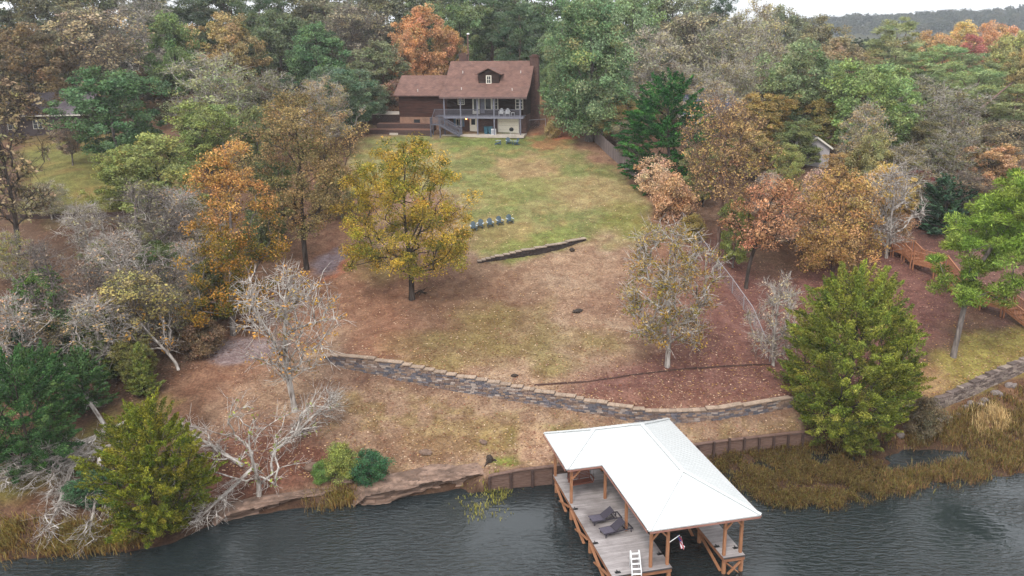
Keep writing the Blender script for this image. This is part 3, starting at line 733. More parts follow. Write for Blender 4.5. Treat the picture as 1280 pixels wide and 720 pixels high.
# kind, px of the crown, top py, distance Y (or base py as ('b', py)), crown width px, colour as it looks, label
WG = 'trees of the wood behind the log house'
LG = 'trees of the wood left of the yard'
RG = 'trees of the wood right of the yard'
SG = 'shrubs along the yard edges'
WOOD = [
 # ---- left wood, front to back
 (LG, 'D', 138, 80, 118, 128, (78, 108, 66), 'round dark green tree in front of the grey-roofed house'),
 (LG, 'D', 195, 165, 106, 120, (128, 134, 70), 'low olive-green tree at the upper edge of the left lawn'),
 (LG, 'D', 152, 182, 101, 80, (120, 128, 62), 'small olive tree left of the low olive-green tree on the lawn edge'),
 (LG, 'D', 258, 126, 116, 100, (120, 132, 68), 'yellowish green tree right of the round dark green tree'),
 (LG, 'T', 268, 62, 128, 130, (132, 134, 90), 'wide pale olive tree rising behind the yellowish green tree'),
 (LG, 'D', 30, 25, 134, 120, (112, 92, 66), 'tall rusty brown tree in the upper left corner'),
 (LG, 'T', 120, 8, 142, 150, (150, 132, 100), 'broad fading tan tree behind the grey-roofed house'),
 (LG, 'D', 216, 14, 146, 76, (98, 118, 66), 'green tree between two tan crowns high on the left'),
 (LG, 'D', 282, 14, 148, 92, (146, 124, 78), 'golden brown round tree left of the house wood'),
 (LG, 'T', 340, 88, 128, 84, (112, 112, 76), 'drab olive tree behind the tall brown-olive tree'),
 (LG, 'T', 400, 92, 116, 90, (140, 122, 84), 'brown autumn tree close behind the tall brown-olive tree on its right'),
 (LG, 'D', 340, 200, 98, 60, (74, 88, 52), 'dark green undergrowth tree between orange-topped and brown-olive trees'),
 (LG, 'D', 425, 210, 106, 60, (112, 108, 70), 'brownish low tree at the lawn edge left of the lone maple'),
 (LG, 'B', 220, 235, 93, 110, (150, 120, 86), 'tangled grey-brown tree left of the orange-topped tree'),
 (LG, 'B', 170, 228, 92, 130, (130, 120, 90), 'white-limbed bare tree below the left lawn'),
 (LG, 'B', 108, 255, 91, 90, (130, 120, 90), 'leafless grey tree on the dark slope under the left lawn'),
 (LG, 'B', 232, 265, 85, 80, (130, 110, 90), 'leafless tree against the trunk of the orange-topped tree'),
 (LG, 'T', 165, 338, 74, 130, (146, 132, 74), 'wide brushy tree with olive and yellow leaves above the dark cedars'),
 (LG, 'T', 215, 355, 76, 80, (118, 112, 70), 'grey-olive brushy tree at the drive edge'),
 (LG, 'C', 130, 385, 68, 90, (88, 98, 48), 'olive green cedar above the grass bank on the left'),
 (LG, 'C', 85, 390, 67, 75, (66, 88, 52), 'dark green cedar left of the olive green cedar'),
 (LG, 'C', 20, 400, 66, 100, (60, 84, 60), 'dark bluish evergreen at the left edge above the big bush'),
 (LG, 'B', 18, 370, 63, 110, (170, 130, 90), 'bare pale tree at the left edge over the evergreens'),
 (LG, 'D', 52, 335, 80, 62, (92, 126, 54), 'bright green leafy tree in the dark left gully'),
 (LG, 'T', 8, 285, 82, 60, (138, 132, 66), 'yellow-green tree cut by the left edge below the thin grey tree'),
 (LG, 'D', 260, 330, 82, 70, (90, 92, 56), 'dark olive tree low between drive and orange-topped tree'),
 (LG, 'D', 165, 425, 64, 56, (108, 106, 52), 'small olive-gold tree at the wood edge by the leaning trunk'),
 (LG, 'D', 320, 130, 110, 60, (104, 110, 66), 'muted green tree just left of the tall brown-olive tree'),
 # ---- behind and left of the house
 (WG, 'D', 395, 28, 150, 84, (84, 114, 72), 'green tree high between golden brown and grey-brown crowns'),
 (WG, 'T', 440, 4, 156, 108, (128, 118, 96), 'grey-brown tree with bare limbs high above the house wing'),
 (WG, 'D', 478, 50, 140, 84, (104, 110, 78), 'grey-olive tree left of the orange tree behind the house'),
 (WG, 'D', 425, 82, 136, 92, (88, 110, 80), 'teal green tree left of the house wing'),
 (WG, 'D', 457, 95, 131, 60, (88, 100, 72), 'dusky green tree touching the left end of the house wing'),
 (WG, 'D', 526, 6, 146, 78, (176, 126, 84), 'bright orange tree behind the house wing'),
 (WG, 'D', 506, 40, 141, 50, (180, 126, 84), 'smaller salmon orange tree left of the bright orange one'),
 (WG, 'D', 575, 2, 160, 80, (100, 118, 74), 'green tree above the left chimney'),
 (WG, 'P', 615, -12, 165, 90, (74, 92, 64), 'dark pine straight behind the roof ridge'),
 (WG, 'P', 648, 0, 156, 70, (66, 84, 60), 'dark pine behind the right chimney'),
 (WG, 'D', 350, 10, 160, 90, (92, 104, 70), 'dull green tree in the back row left of the house'),
 (WG, 'P', 322, -8, 168, 70, (78, 92, 62), 'dark pine at the top edge over the golden brown tree'),
 (WG, 'T', 180, -6, 168, 120, (118, 112, 92), 'grey leafless-looking tree at the top edge above the tan one'),
 (WG, 'P', 245, -12, 175, 80, (76, 88, 64), 'pine at the top edge between green and golden brown trees'),
 (WG, 'D', 80, -14, 170, 120, (102, 98, 72), 'dull brown tree at the top edge near the upper left corner'),
 (WG, 'P', -20, -20, 160, 90, (80, 86, 62), 'pine cut by the upper left corner'),
 (WG, 'D', 405, -15, 180, 110, (108, 106, 80), 'hazy brownish tree at the top edge above the green one'),
 (WG, 'D', 500, -16, 185, 110, (104, 104, 78), 'dull tree filling the top edge above the orange tree'),
 (WG, 'D', 560, 30, 152, 50, (160, 120, 72), 'amber small tree between orange tree and left chimney'),
 (WG, 'S', 495, 100, 137, 60, (128, 96, 76), 'reddish brush at the back of the house wing'),
 (WG, 'D', 545, -18, 182, 80, (98, 112, 76), 'green crown at the top edge right of the orange tree'),
 # ---- right of the house
 (RG, 'D', 690, -14, 160, 100, (90, 112, 76), 'tall green tree at the top edge above the right chimney'),
 (RG, 'D', 790, -10, 150, 90, (104, 126, 82), 'green tree at the top edge behind the huge oak'),
 (RG, 'T', 815, 32, 138, 110, (142, 132, 104), 'pale grey-tan tree with white boughs right of the huge oak'),
 (RG, 'T', 868, 14, 150, 110, (146, 136, 104), 'tan half leafless tree over the dark layered evergreen'),
 (RG, 'T', 920, 18, 140, 110, (138, 132, 98), 'grey-tan tree above the blue-roofed house'),
 (RG, 'T', 948, -6, 158, 84, (150, 138, 96), 'pale tan tree at the top edge left of the sky gap'),
 (RG, 'P', 905, -22, 185, 40, (60, 78, 58), 'slim dark pine rising over the top edge right of the middle'),
 (RG, 'D', 975, 3, 175, 74, (110, 112, 84), 'greyish tree where the sky begins at the top'),
 (RG, 'P', 868, -18, 200, 60, (88, 100, 74), 'far pine at the top edge left of the slim dark pine'),
 (RG, 'D', 775, 120, 124, 60, (146, 126, 76), 'yellowish brushy tree between oak and dark layered evergreen'),
 (RG, 'T', 785, 150, 117, 60, (124, 116, 88), 'grey-brown brush behind the board fence'),
 (RG, 'D', 998, 48, 124, 104, (104, 118, 78), 'grey-green tree with a white forked trunk above the shed'),
 (RG, 'D', 1083, 74, 116, 116, (112, 132, 72), 'yellow-green tree with pale leaning limbs right of the white shed'),
 (RG, 'D', 1120, 95, 124, 70, (104, 130, 70), 'bright green tree right beside the yellow-green one'),
 (RG, 'T', 1082, 128, 105, 78, (156, 134, 92), 'tan leafy tree with grey twigs right of the white shed'),
 (RG, 'D', 1110, 204, 94, 70, (178, 146, 76), 'small yellow tree behind the dense grey bare tree'),
 (RG, 'D', 1090, 165, 100, 66, (134, 128, 78), 'olive tan tree between white shed and small yellow tree'),
 (RG, 'D', 960, 115, 128, 70, (150, 126, 66), 'mustard tree under the grey-green tree left of the shed'),
 (RG, 'D', 1030, 120, 126, 70, (138, 120, 62), 'mustard brown tree right behind the shed roof'),
 (RG, 'P', 1120, 16, 168, 80, (118, 124, 78), 'flat-topped olive pine standing out near the skyline'),
 (RG, 'P', 1172, 55, 155, 80, (112, 128, 78), 'green pine below the yellow skyline trees'),
 (RG, 'P', 1215, 60, 160, 70, (104, 118, 74), 'dark green pine under the red skyline tree'),
 (RG, 'P', 1268, 100, 140, 90, (108, 116, 70), 'pine cut by the right edge above the brush'),
 (RG, 'P', 1215, 85, 138, 90, (110, 122, 74), 'olive pine above the leaning dead trunk'),
 (RG, 'D', 1045, 45, 165, 80, (140, 124, 92), 'tan brown tree near the skyline left of the olive pine'),
 (RG, 'D', 1022, 18, 190, 76, (124, 118, 86), 'grey tan tree below the start of the far hills'),
 (RG, 'D', 1080, 60, 185, 60, (150, 130, 86), 'sandy yellow tree near the skyline behind the olive pine'),
 (RG, 'D', 1165, 36, 205, 66, (172, 134, 86), 'orange tan tree on the skyline right of the olive pine'),
 (RG, 'D', 1200, 26, 215, 62, (188, 158, 92), 'yellow tree on the skyline left of the red one'),
 (RG, 'D', 1214, 42, 185, 52, (160, 92, 84), 'red tree just below the skyline'),
 (RG, 'D', 1243, 26, 205, 58, (190, 140, 96), 'peach orange tree on the skyline near the right edge'),
 (RG, 'D', 1268, 36, 180, 76, (150, 148, 88), 'yellow-green tree at the right edge under the skyline'),
 (RG, 'D', 1296, 45, 160, 70, (156, 134, 80), 'golden tree cut by the right edge below the skyline'),
 (RG, 'T', 1190, 105, 132, 110, (112, 108, 76), 'dark olive brushy tree behind the leaning dead trunk'),
 (RG, 'T', 1250, 150, 122, 110, (126, 112, 80), 'brown brushy tree at the right edge above the leaning pine'),
 (RG, 'D', 1160, 150, 122, 70, (104, 98, 64), 'shaded olive tree at the foot of the leaning dead trunk'),
 (RG, 'D', 1235, 178, 108, 80, (168, 130, 88), 'tan orange tree right behind the leaning pine crown'),
 (RG, 'C', 1185, 222, 98, 70, (50, 76, 52), 'dark green cedar left of the leaning pine'),
 (RG, 'D', 1150, 210, 102, 40, (130, 66, 64), 'small crimson tree beside the dark green cedar'),
 (RG, 'T', 1275, 190, 104, 60, (150, 120, 84), 'brown tree cut by the right edge over the pine'),
 (RG, 'T', 1000, 240, 88, 80, (190, 150, 122), 'pale salmon tree in front of the orange deck'),
 (RG, 'T', 1020, 210, 90, 56, (184, 146, 126), 'pinkish bare-twigged tree below the white shed'),
 (RG, 'T', 962, 215, 92, 60, (184, 146, 120), 'rosy tan tree left of the orange deck'),
 (RG, 'D', 925, 150, 110, 70, (160, 130, 80), 'mustard tan tree right of the blue-roofed house'),
 (RG, 'D', 985, 178, 100, 46, (120, 124, 66), 'small green tree at the left wall of the shed'),
 (RG, 'D', 880, 182, 98, 50, (106, 112, 62), 'olive tree under the wall of the blue-roofed house'),
 (RG, 'D', 920, 245, 84, 50, (120, 130, 60), 'low green tree behind the chain-link fence'),
 (RG, 'P', 1040, 70, 150, 60, (92, 112, 72), 'green pine behind the white forked trunk'),
 (RG, 'D', 690, 78, 138, 40, (96, 116, 74), 'green boughs of a tree touching the right chimney'),
 (RG, 'D', 845, 100, 134, 70, (124, 112, 84), 'dull brown tree behind the top of the layered evergreen'),
 (RG, 'D', 700, 40, 148, 60, (98, 118, 78), 'mid green tree left of the huge oak'),
 # ---- more of the left thicket
 (LG, 'B', 60, 300, 80, 110, (130, 110, 90), 'bare tree over the dark leaf slope left of the bright green leafy tree'),
 (LG, 'B', 150, 290, 83, 120, (140, 115, 90), 'bare spreading tree in the middle of the left thicket'),
 (LG, 'B', 110, 325, 78, 100, (150, 116, 84), 'nearly leafless tree right of the bright green leafy tree'),
 (LG, 'B', 235, 300, 80, 90, (130, 100, 76), 'bare twiggy tree behind the wide brushy one'),
 (LG, 'B', 200, 330, 76, 110, (150, 125, 80), 'bare tree arching over the wide brushy tree'),
 (LG, 'T', 185, 262, 88, 90, (120, 116, 72), 'olive brushy tree right below the left lawn edge'),
 (LG, 'D', 205, 300, 84, 70, (82, 100, 52), 'dark green low tree deep in the left thicket'),
 (LG, 'D', 130, 300, 86, 50, (112, 118, 60), 'yellow-green low tree deep in the left thicket'),
 (LG, 'B', 120, 370, 68, 120, (160, 130, 80), 'bare tree above the olive green cedar'),
 (LG, 'T', 45, 395, 69, 90, (126, 108, 72), 'brown brush between bright green tree and dark cedars'),
 (LG, 'C', 175, 430, 63, 50, (104, 112, 46), 'small light green cedar at the foot of the leaning bare trunk'),
 (LG, 'C', 100, 440, 61, 60, (66, 96, 50), 'mid green cedar just above the left grass bank'),
 (LG, 'C', 30, 345, 76, 60, (84, 104, 56), 'green cedar at the left edge behind the bright green tree'),
 (LG, 'T', 255, 270, 92, 70, (130, 110, 70), 'tan brush left of the orange-topped tree'),
 (LG, 'D', 330, 245, 90, 55, (80, 96, 58), 'dark green bush-like tree right of the orange-topped tree'),
 (LG, 'T', 60, 225, 112, 60, (140, 128, 92), 'thin tan tree on the left lawn behind the tall grey one'),
 (LG, 'T', 85, 148, 120, 60, (150, 124, 104), 'pinkish tan small tree before the wall of the grey-roofed house'),
 # ---- closing the right wood
 (RG, 'T', 1130, 180, 112, 90, (126, 112, 74), 'brown olive brush left of the foot of the leaning dead trunk'),
 (RG, 'D', 1060, 190, 104, 60, (150, 122, 72), 'ochre tree right of the white shed wall'),
 (RG, 'T', 1195, 160, 116, 90, (104, 100, 66), 'dim olive tree under the leaning dead trunk'),
 (RG, 'T', 1210, 215, 104, 80, (110, 92, 74), 'brown undergrowth tree left of the leaning pine top'),
 (RG, 'D', 1270, 230, 96, 70, (90, 104, 56), 'green tree behind the leaning pine at the right edge'),
 (RG, 'D', 945, 165, 116, 60, (132, 118, 66), 'dull gold tree between the slate-blue house and the shed'),
 (RG, 'D', 1000, 150, 128, 70, (96, 104, 60), 'dark olive tree behind the left side of the shed'),
 (RG, 'T', 1150, 95, 142, 100, (120, 118, 76), 'olive thin tree in the middle of the right wood'),
 (RG, 'D', 1260, 65, 165, 70, (128, 130, 74), 'light olive tree at the right edge below the peach orange one'),
 (RG, 'T', 905, 70, 128, 90, (134, 126, 92), 'grey-tan limbed tree just above the slate-blue roof'),
 (RG, 'T', 1075, 225, 92, 70, (170, 140, 110), 'tan twiggy tree above the broad golden brown one'),
 (RG, 'P', 1150, 62, 160, 60, (96, 112, 66), 'green pine left of the leaning dead trunk top'),
 (RG, 'S', 1170, 240, ('b', 268), 50, (110, 84, 66), 'brown brush in front of the dark green cedar'),
 (RG, 'S', 1225, 250, ('b', 280), 60, (104, 96, 60), 'olive brush right of the dark green cedar'),
 (RG, 'S', 1050, 245, ('b', 275), 60, (176, 132, 96), 'salmon brush right of the orange deck'),
 (RG, 'S', 955, 260, ('b', 292), 50, (160, 116, 92), 'rust brush left of the orange deck'),
 (RG, 'S', 1120, 268, ('b', 300), 46, (160, 120, 86), 'orange brush at the top landing of the timber stairway'),
 (RG, 'T', 893, 100, 112, 90, (150, 128, 92), 'tan thin tree standing before the slate-blue roof'),
 (WG, 'D', 20, -45, 175, 130, (104, 100, 72), 'tall dull tree in the farthest row at the upper left corner'),
 (WG, 'D', 120, -40, 182, 120, (100, 104, 72), 'tall drab green tree in the farthest row above the broad tan tree'),
 (WG, 'P', 195, -50, 180, 110, (84, 96, 66), 'tall pine in the farthest row over the green tree on the left'),
 (WG, 'D', 290, -40, 185, 120, (96, 104, 74), 'tall grey-green tree in the farthest row over the golden brown tree'),
 (WG, 'D', 380, -45, 190, 120, (100, 102, 76), 'tall dim tree in the farthest row left of the middle'),
 (WG, 'D', 460, -50, 195, 120, (104, 104, 78), 'tall dim tree in the farthest row above the grey-brown one'),
 (WG, 'D', 600, -45, 190, 120, (84, 98, 68), 'tall dark green tree in the farthest row over the roof ridge'),
 (WG, 'D', 665, -45, 182, 100, (88, 104, 72), 'tall dark green tree in the farthest row over the right chimney'),
 (RG, 'D', 760, -40, 185, 120, (104, 118, 82), 'tall green tree in the farthest row over the huge oak'),
 (RG, 'D', 840, -25, 190, 110, (116, 122, 88), 'tall grey-green tree in the farthest row right of the huge oak'),
 # ---- shrubs
 (SG, 'S', 822, 196, ('b', 240), 62, (190, 152, 118), 'pinkish tan shrub at the lower end of the board fence'),
 (SG, 'S', 838, 218, ('b', 272), 60, (176, 134, 98), 'orange tan shrub where fence turns to chain link'),
 (SG, 'S', 848, 205, ('b', 232), 26, (136, 64, 60), 'small dark red shrub under the layered evergreen'),
 (SG, 'S', 463, 565, ('b', 601), 48, (56, 98, 62), 'round deep green shrub at the rocky waterline'),
 (SG, 'S', 428, 555, ('b', 598), 46, (130, 138, 62), 'loose yellow-green shrub left of the round deep green one'),
 (SG, 'S', 403, 578, ('b', 602), 26, (100, 134, 62), 'fern-like light green plant on the rock bank'),
 (SG, 'S', 120, 590, ('b', 622), 70, (60, 92, 58), 'dark green shrub half hidden behind the white dead limbs'),
 (SG, 'S', 1155, 500, ('b', 545), 50, (104, 90, 66), 'twiggy brown shrub by the cedar and rock wall'),
 (SG, 'S', 255, 400, ('b', 440), 60, (116, 92, 68), 'leaf-brown brush along the drive'),
 (SG, 'S', 330, 265, ('b', 320), 50, (92, 98, 60), 'green-brown brush between drive and brown-olive trunk'),
 (SG, 'S', 690, 150, ('b', 172), 20, (150, 128, 80), 'small straw shrub on the clay bank right of the house'),
 (SG, 'S', 865, 270, ('b', 300), 36, (150, 130, 66), 'yellow shrub at the chain-link fence'),
]
for grp, kind, px, top, Y, w, rgb, label in WOOD:
    if isinstance(Y, tuple): pos, H, R = size_at(px, Y[1], top, w)
    else:
        pos, H, R = place_far(px, top, Y, w)
        for k in range(12):        # a crown is never much wider than its tree is tall: such a tree stands nearer
            if kind == 'S' or R < .52 * H: break
            Y -= 1.2; pos, H, R = place_far(px, top, Y, w)
        if kind != 'S': R = min(R, .62 * H)
    H = max(H, R * .9, 1.0)
    put(kind, pos, H, R, rgb, label, group=grp)

# leaning dead trunk in the right wood
a = at_Y(1146, 202, 121.0); b_ = at_Y(1239, 125, 126.0)
m = MB(); pa, pb = Vector((a[0], 121, a[1])), Vector((b_[0], 126, b_[1]))
pg = Vector((pa.x - 1.2, 120.6, zg(pa.x - 1.2, 120.6)))
m.tube([pa + (pa - pb) * .25, pa, pa.lerp(pb, .35) + Vector((0, 0, .15)), pa.lerp(pb, .7) + Vector((0, 0, .1)), pb, pb + (pb - pa) * .3], [.3, .27, .23, .2, .16, .08], 8)
tag(m.build('leaning_tree', BARK_WARM, smooth=True), 'long dead trunk leaning to the right in front of the right-hand wood', 'dead tree')

# far wood: low hills beyond, read as one mass of crowns
def far_wood(name, label, n, fx, fy, seed, hmin, hmax, pal):
    g = np.random.default_rng(seed)
    x = fx(g, n); y = fy(g, n); z = zf(x, y); h = g.uniform(hmin, hmax, n)
    per = 150
    M = n * per; i = np.repeat(np.arange(n), per)
    d = g.normal(0, 1, (M, 3)); d /= np.linalg.norm(d, axis=1, keepdims=True)
    rr = (h * g.uniform(.3, .42, n))[i][:, None]
    pos = np.stack([x, y, z + h * .6], 1)[i] + d * rr * g.uniform(.55, 1.08, (M, 1)) * np.array([1, 1, 1.05])
    nrm = d + g.normal(0, .6, (M, 3)); nrm /= np.linalg.norm(nrm, axis=1, keepdims=True)
    tan = np.cross(nrm, g.normal(0, 1, (M, 3))); tan /= np.linalg.norm(tan, axis=1, keepdims=True); bit = np.cross(nrm, tan)
    s = rr * g.uniform(.12, .28, (M, 1))
    V = np.stack([pos - tan * s, pos + bit * s * .8, pos + tan * s, pos - bit * s * .8], 1).reshape(-1, 3)
    cc = np.array(pal)[g.integers(0, len(pal), n)] * g.uniform(.8, 1.2, (n, 1))
    col = np.repeat(cc[i] * g.uniform(.75, 1.25, (M, 1)), 4, 0)
    o = link(bpy.data.objects.new(name, np_mesh(name, V, np.arange(M * 4).reshape(-1, 4), LEAF, col)))
    tag(o, label, 'woodland', kind='stuff')
PALF = [S(104, 112, 72, .6), S(84, 98, 64, .6), S(128, 118, 76, .6), S(96, 100, 66, .6), S(150, 124, 78, .6), S(78, 94, 64, .6)]
far_wood('distant_wood', 'low wooded hills on the horizon at upper right', 2600, lambda g, n: g.uniform(-150, 720, n), lambda g, n: g.uniform(960, 1250, n), 5, 9, 15,
         [S(70, 84, 62, .5), S(84, 94, 66, .5), S(56, 72, 56, .5), S(96, 96, 66, .5)])
far_wood('middle_wood', 'mass of mixed autumn crowns between the yard wood and the far hills', 900, lambda g, n: g.uniform(-200, 330, n), lambda g, n: g.uniform(215, 520, n), 6, 9, 15, PALF)
far_wood('under_wood', 'brown undergrowth filling the wood between the tree trunks', 330, lambda g, n: np.where(g.uniform(0, 1, n) < .5, g.uniform(-95, -22, n), g.uniform(24, 100, n)), lambda g, n: g.uniform(128, 210, n), 7, 3, 6,
         [S(92, 84, 60, .6), S(78, 82, 52, .6), S(112, 90, 64, .6), S(66, 74, 46, .6)])
# ------------------------------------------------------------------ ground sheet
def axis(segs):
    out = []
    for a, b, s in segs:
        n = max(1, int(round((b - a) / s))); out += list(a + (b - a) * np.arange(n) / n)
    return np.array(out + [segs[-1][1]])
GX = axis([(-3000, -600, 400), (-600, -200, 50), (-200, -70, 6), (-70, -34, 1.0), (-34, 50, .3), (50, 70, 1.0), (70, 200, 6), (200, 800, 40), (800, 3000, 400)])
GY = axis([(-80, 36, 12), (36, 44, 1), (44, 80, .25), (80, 140, .5), (140, 200, 2), (200, 330, 6), (330, 900, 40), (900, 1500, 40), (1500, 2600, 60)])
XX, YY = np.meshgrid(GX, GY)
ZZ = zf(XX, YY)
ZZ = np.where(YY < 40, np.minimum(ZZ, -1.5), ZZ)
nx, ny = len(GX), len(GY)
V = np.stack([XX, YY, ZZ], -1).reshape(-1, 3)
ii, jj = np.meshgrid(np.arange(nx - 1), np.arange(ny - 1)); k0 = (jj * nx + ii).ravel()
Q = np.stack([k0, k0 + 1, k0 + nx + 1, k0 + nx], -1)

# ground cover: lawn, bare straw, leaf litter, gravel and clay, each where it lies
vx, vy, vz = V[:, 0], V[:, 1], V[:, 2]
with np.errstate(all='ignore'):
    qx, qy, dep = project(vx, np.maximum(vy, 30), vz)
n1 = fbm(vx / 3.5, vy / 3.5, 21); n2 = fbm(vx / 1.1, vy / 1.1, 22); n3 = fbm(vx / 9, vy / 9, 23); n4 = fbm(vx / .45, vy / .45, 24, 3)
wx = qx + (fbm(vx / 2.5, vy / 2.5, 31) - .5) * 46; wy = qy + (fbm(vx / 2.5, vy / 2.5, 32) - .5) * 30

def inpoly(poly, soft=8.0):
    P = np.array(poly, float); ins = np.zeros(len(wx), bool); dm = np.full(len(wx), 1e9)
    for i in range(len(P)):
        a, b = P[i], P[(i + 1) % len(P)]
        c = ((a[1] > wy) != (b[1] > wy)) & (wx < (b[0] - a[0]) * (wy - a[1]) / (b[1] - a[1] + 1e-12) + a[0])
        ins ^= c
        e = b - a; s = np.clip(((wx - a[0]) * e[0] + (wy - a[1]) * e[1]) / (e @ e), 0, 1)
        dm = np.minimum(dm, np.hypot(wx - a[0] - e[0] * s, (wy - a[1] - e[1] * s)))
    return np.clip(.5 + np.where(ins, dm, -dm) / (2 * soft), 0, 1)

def ell(cx, cy, rx, ry, rot=0, soft=.5):
    c, s = math.cos(math.radians(rot)), math.sin(math.radians(rot))
    u = ((wx - cx) * c + (wy - cy) * s) / rx; v = (-(wx - cx) * s + (wy - cy) * c) / ry
    return np.clip((1 - np.hypot(u, v)) / soft + .5, 0, 1)

col = np.empty((len(V), 3)); col[:] = S(104, 84, 70)
def lay(mask, c, amt=1.0):
    global col
    m = (mask * amt)[:, None]; col = col * (1 - m) + np.array(c) * m
K = .79
TAN = S(155, 131, 110, K); STRAW = S(160, 140, 120, K); LEAFR = S(122, 88, 82, K); LEAFB = S(116, 86, 76, K); GRASS = S(116, 126, 76, K)
GRASSY = S(140, 136, 92, K); OLIVE = S(126, 116, 70, K); CLAY = S(178, 112, 84, K); GRAVEL = S(150, 138, 140, K); MUD = S(84, 66, 54, K)
lay(np.clip((n1 - .4) * 4, 0, 1), S(120, 92, 74), .6)
# yard
yard = inpoly([(200, 640), (280, 470), (330, 400), (420, 330), (440, 215), (455, 168), (700, 165), (745, 180), (840, 260), (900, 330), (1000, 500), (1000, 545), (690, 590), (600, 600), (430, 640)], 10)
lay(yard, TAN); lay(yard * np.clip((n1 - .45) * 5, 0, 1), STRAW, .8); lay(yard * np.clip((n3 - .5) * 5, 0, 1), LEAFB, .55)
# leaf litter, and the lone maple's shade painted in
lay(inpoly([(860, 290), (905, 300), (960, 350), (1130, 290), (1180, 300), (1200, 390), (1150, 440), (1120, 540), (1000, 510), (800, 512), (700, 488), (770, 455), (830, 430), (845, 360)], 12), LEAFR, .92)
lay(inpoly([(1120, 260), (1190, 280), (1280, 330), (1280, 420), (1180, 360), (1110, 320)], 10), S(118, 90, 84, K), .9)
lay(inpoly([(700, 172), (748, 180), (850, 265), (850, 330), (800, 330), (800, 255), (750, 215)], 10), S(140, 108, 88, K), .85)
lay(inpoly([(230, 480), (330, 395), (420, 270), (450, 230), (455, 300), (440, 400), (330, 470), (280, 500)], 14), S(146, 112, 92, K), .85)
lay(inpoly([(505, 345), (650, 330), (680, 390), (600, 450), (510, 420)], 22), S(122, 96, 78, K), .85)  # soft shadow right of the maple, put into the ground colour as darker brown
lay(inpoly([(780, 300), (850, 280), (880, 360), (800, 420), (760, 370)], 25), S(136, 104, 86, K), .8)
lay(inpoly([(250, 560), (330, 530), (420, 560), (420, 610), (300, 640), (240, 620)], 16), S(110, 74, 62, K), .85)
lay(inpoly([(430, 330), (520, 330), (510, 440), (600, 470), (440, 450)], 16), S(150, 112, 90, K), .7)
lay(ell(820, 500, 160, 14), S(126, 92, 80, K), .7)
# lower terrace
ter = inpoly([(420, 475), (560, 495), (700, 520), (800, 532), (990, 515), (1000, 545), (690, 582), (600, 590), (440, 590), (400, 540)], 8)
lay(ter, S(153, 130, 109, K), .8); lay(ter * np.clip((n2 - .5) * 6, 0, 1), S(132, 116, 80, K), .7)
lay(ell(585, 545, 70, 22), S(142, 124, 80, K), .6); lay(ell(680, 548, 50, 16), S(128, 124, 70, K), .7); lay(ell(665, 560, 30, 22, 60), S(176, 146, 124, K), .8)
lay(ell(520, 560, 60, 18), S(124, 98, 78, K), .7); lay(ell(628, 578, 20, 8), S(124, 130, 64, K), .9)
# lawns
lawn = inpoly([(452, 172), (700, 168), (720, 185), (775, 225), (818, 270), (795, 296), (735, 300), (600, 328), (585, 270), (560, 235), (440, 235)], 9)
lay(lawn, GRASSY); lay(lawn * np.clip((n1 - .42) * 5, 0, 1), GRASS, .85); lay(lawn * np.clip((n2 - .55) * 6, 0, 1), S(162, 140, 94, K), .5)
lay(ell(740, 245, 62, 22, 15), S(166, 146, 110, K), .6); lay(ell(655, 208, 45, 13), S(164, 138, 108, K), .65); lay(ell(610, 295, 60, 18), S(150, 134, 92, K), .6)
lay(ell(620, 178, 70, 7), S(112, 130, 70, K), .7); lay(ell(665, 305, 55, 10, -14), S(118, 132, 70, K), .7); lay(ell(640, 235, 60, 14), S(130, 136, 82, K), .6)
lay(ell(780, 275, 34, 20), S(124, 128, 66, K), .6)
for e in [(560, 430, 60, 14), (555, 455, 60, 10), (610, 400, 40, 18), (640, 430, 40, 14), (680, 425, 20, 40), (740, 430, 30, 10), (700, 455, 30, 10), (470, 330, 30, 20)]:
    lay(ell(*e, soft=1.2), OLIVE, .65)
ll = inpoly([(28, 178), (130, 168), (225, 200), (255, 268), (20, 274)], 9)
lay(ll, S(118, 120, 70, K)); lay(ll * np.clip((n1 - .5) * 5, 0, 1), S(140, 122, 78, K), .8)
lb = inpoly([(-20, 585), (150, 520), (215, 500), (170, 560), (90, 590), (-20, 640)], 9)
lay(lb, S(128, 122, 68, K), .9); lay(lb * np.clip((n1 - .5) * 5, 0, 1), S(146, 122, 84, K), .8)
rl = inpoly([(1120, 520), (1150, 465), (1200, 420), (1330, 400), (1330, 440), (1240, 478), (1150, 518)], 10)
lay(rl, S(142, 134, 74, K), .9); lay(rl * np.clip((n1 - .5) * 5, 0, 1), S(152, 128, 88, K), .75)
lay(inpoly([(1120, 505), (1150, 470), (1180, 450), (1200, 480), (1150, 512)], 9), S(152, 124, 94, K), .8)
bh = inpoly([(672, 100), (735, 100), (738, 140), (690, 140), (672, 150)], 4)
lay(bh, S(140, 134, 84, K), .8); lay(inpoly([(660, 112), (740, 112), (740, 120), (660, 120)], 3), GRAVEL, .9)
# gravel, clay
lay(ell(310, 440, 46, 15, -14), GRAVEL, .95); lay(ell(416, 326, 30, 12, -22), S(140, 130, 138, K), .9); lay(ell(350, 385, 40, 12, -40), S(150, 132, 126, K), .6)
lay(ell(432, 334, 24, 4, -34), S(178, 122, 98, K), .9); lay(ell(700, 168, 26, 9), CLAY, .9); lay(ell(680, 182, 24, 5), S(160, 112, 84, K), .7)
lay(inpoly([(664, 165), (672, 120), (700, 125), (705, 165)], 5), S(128, 96, 76, K), .8)
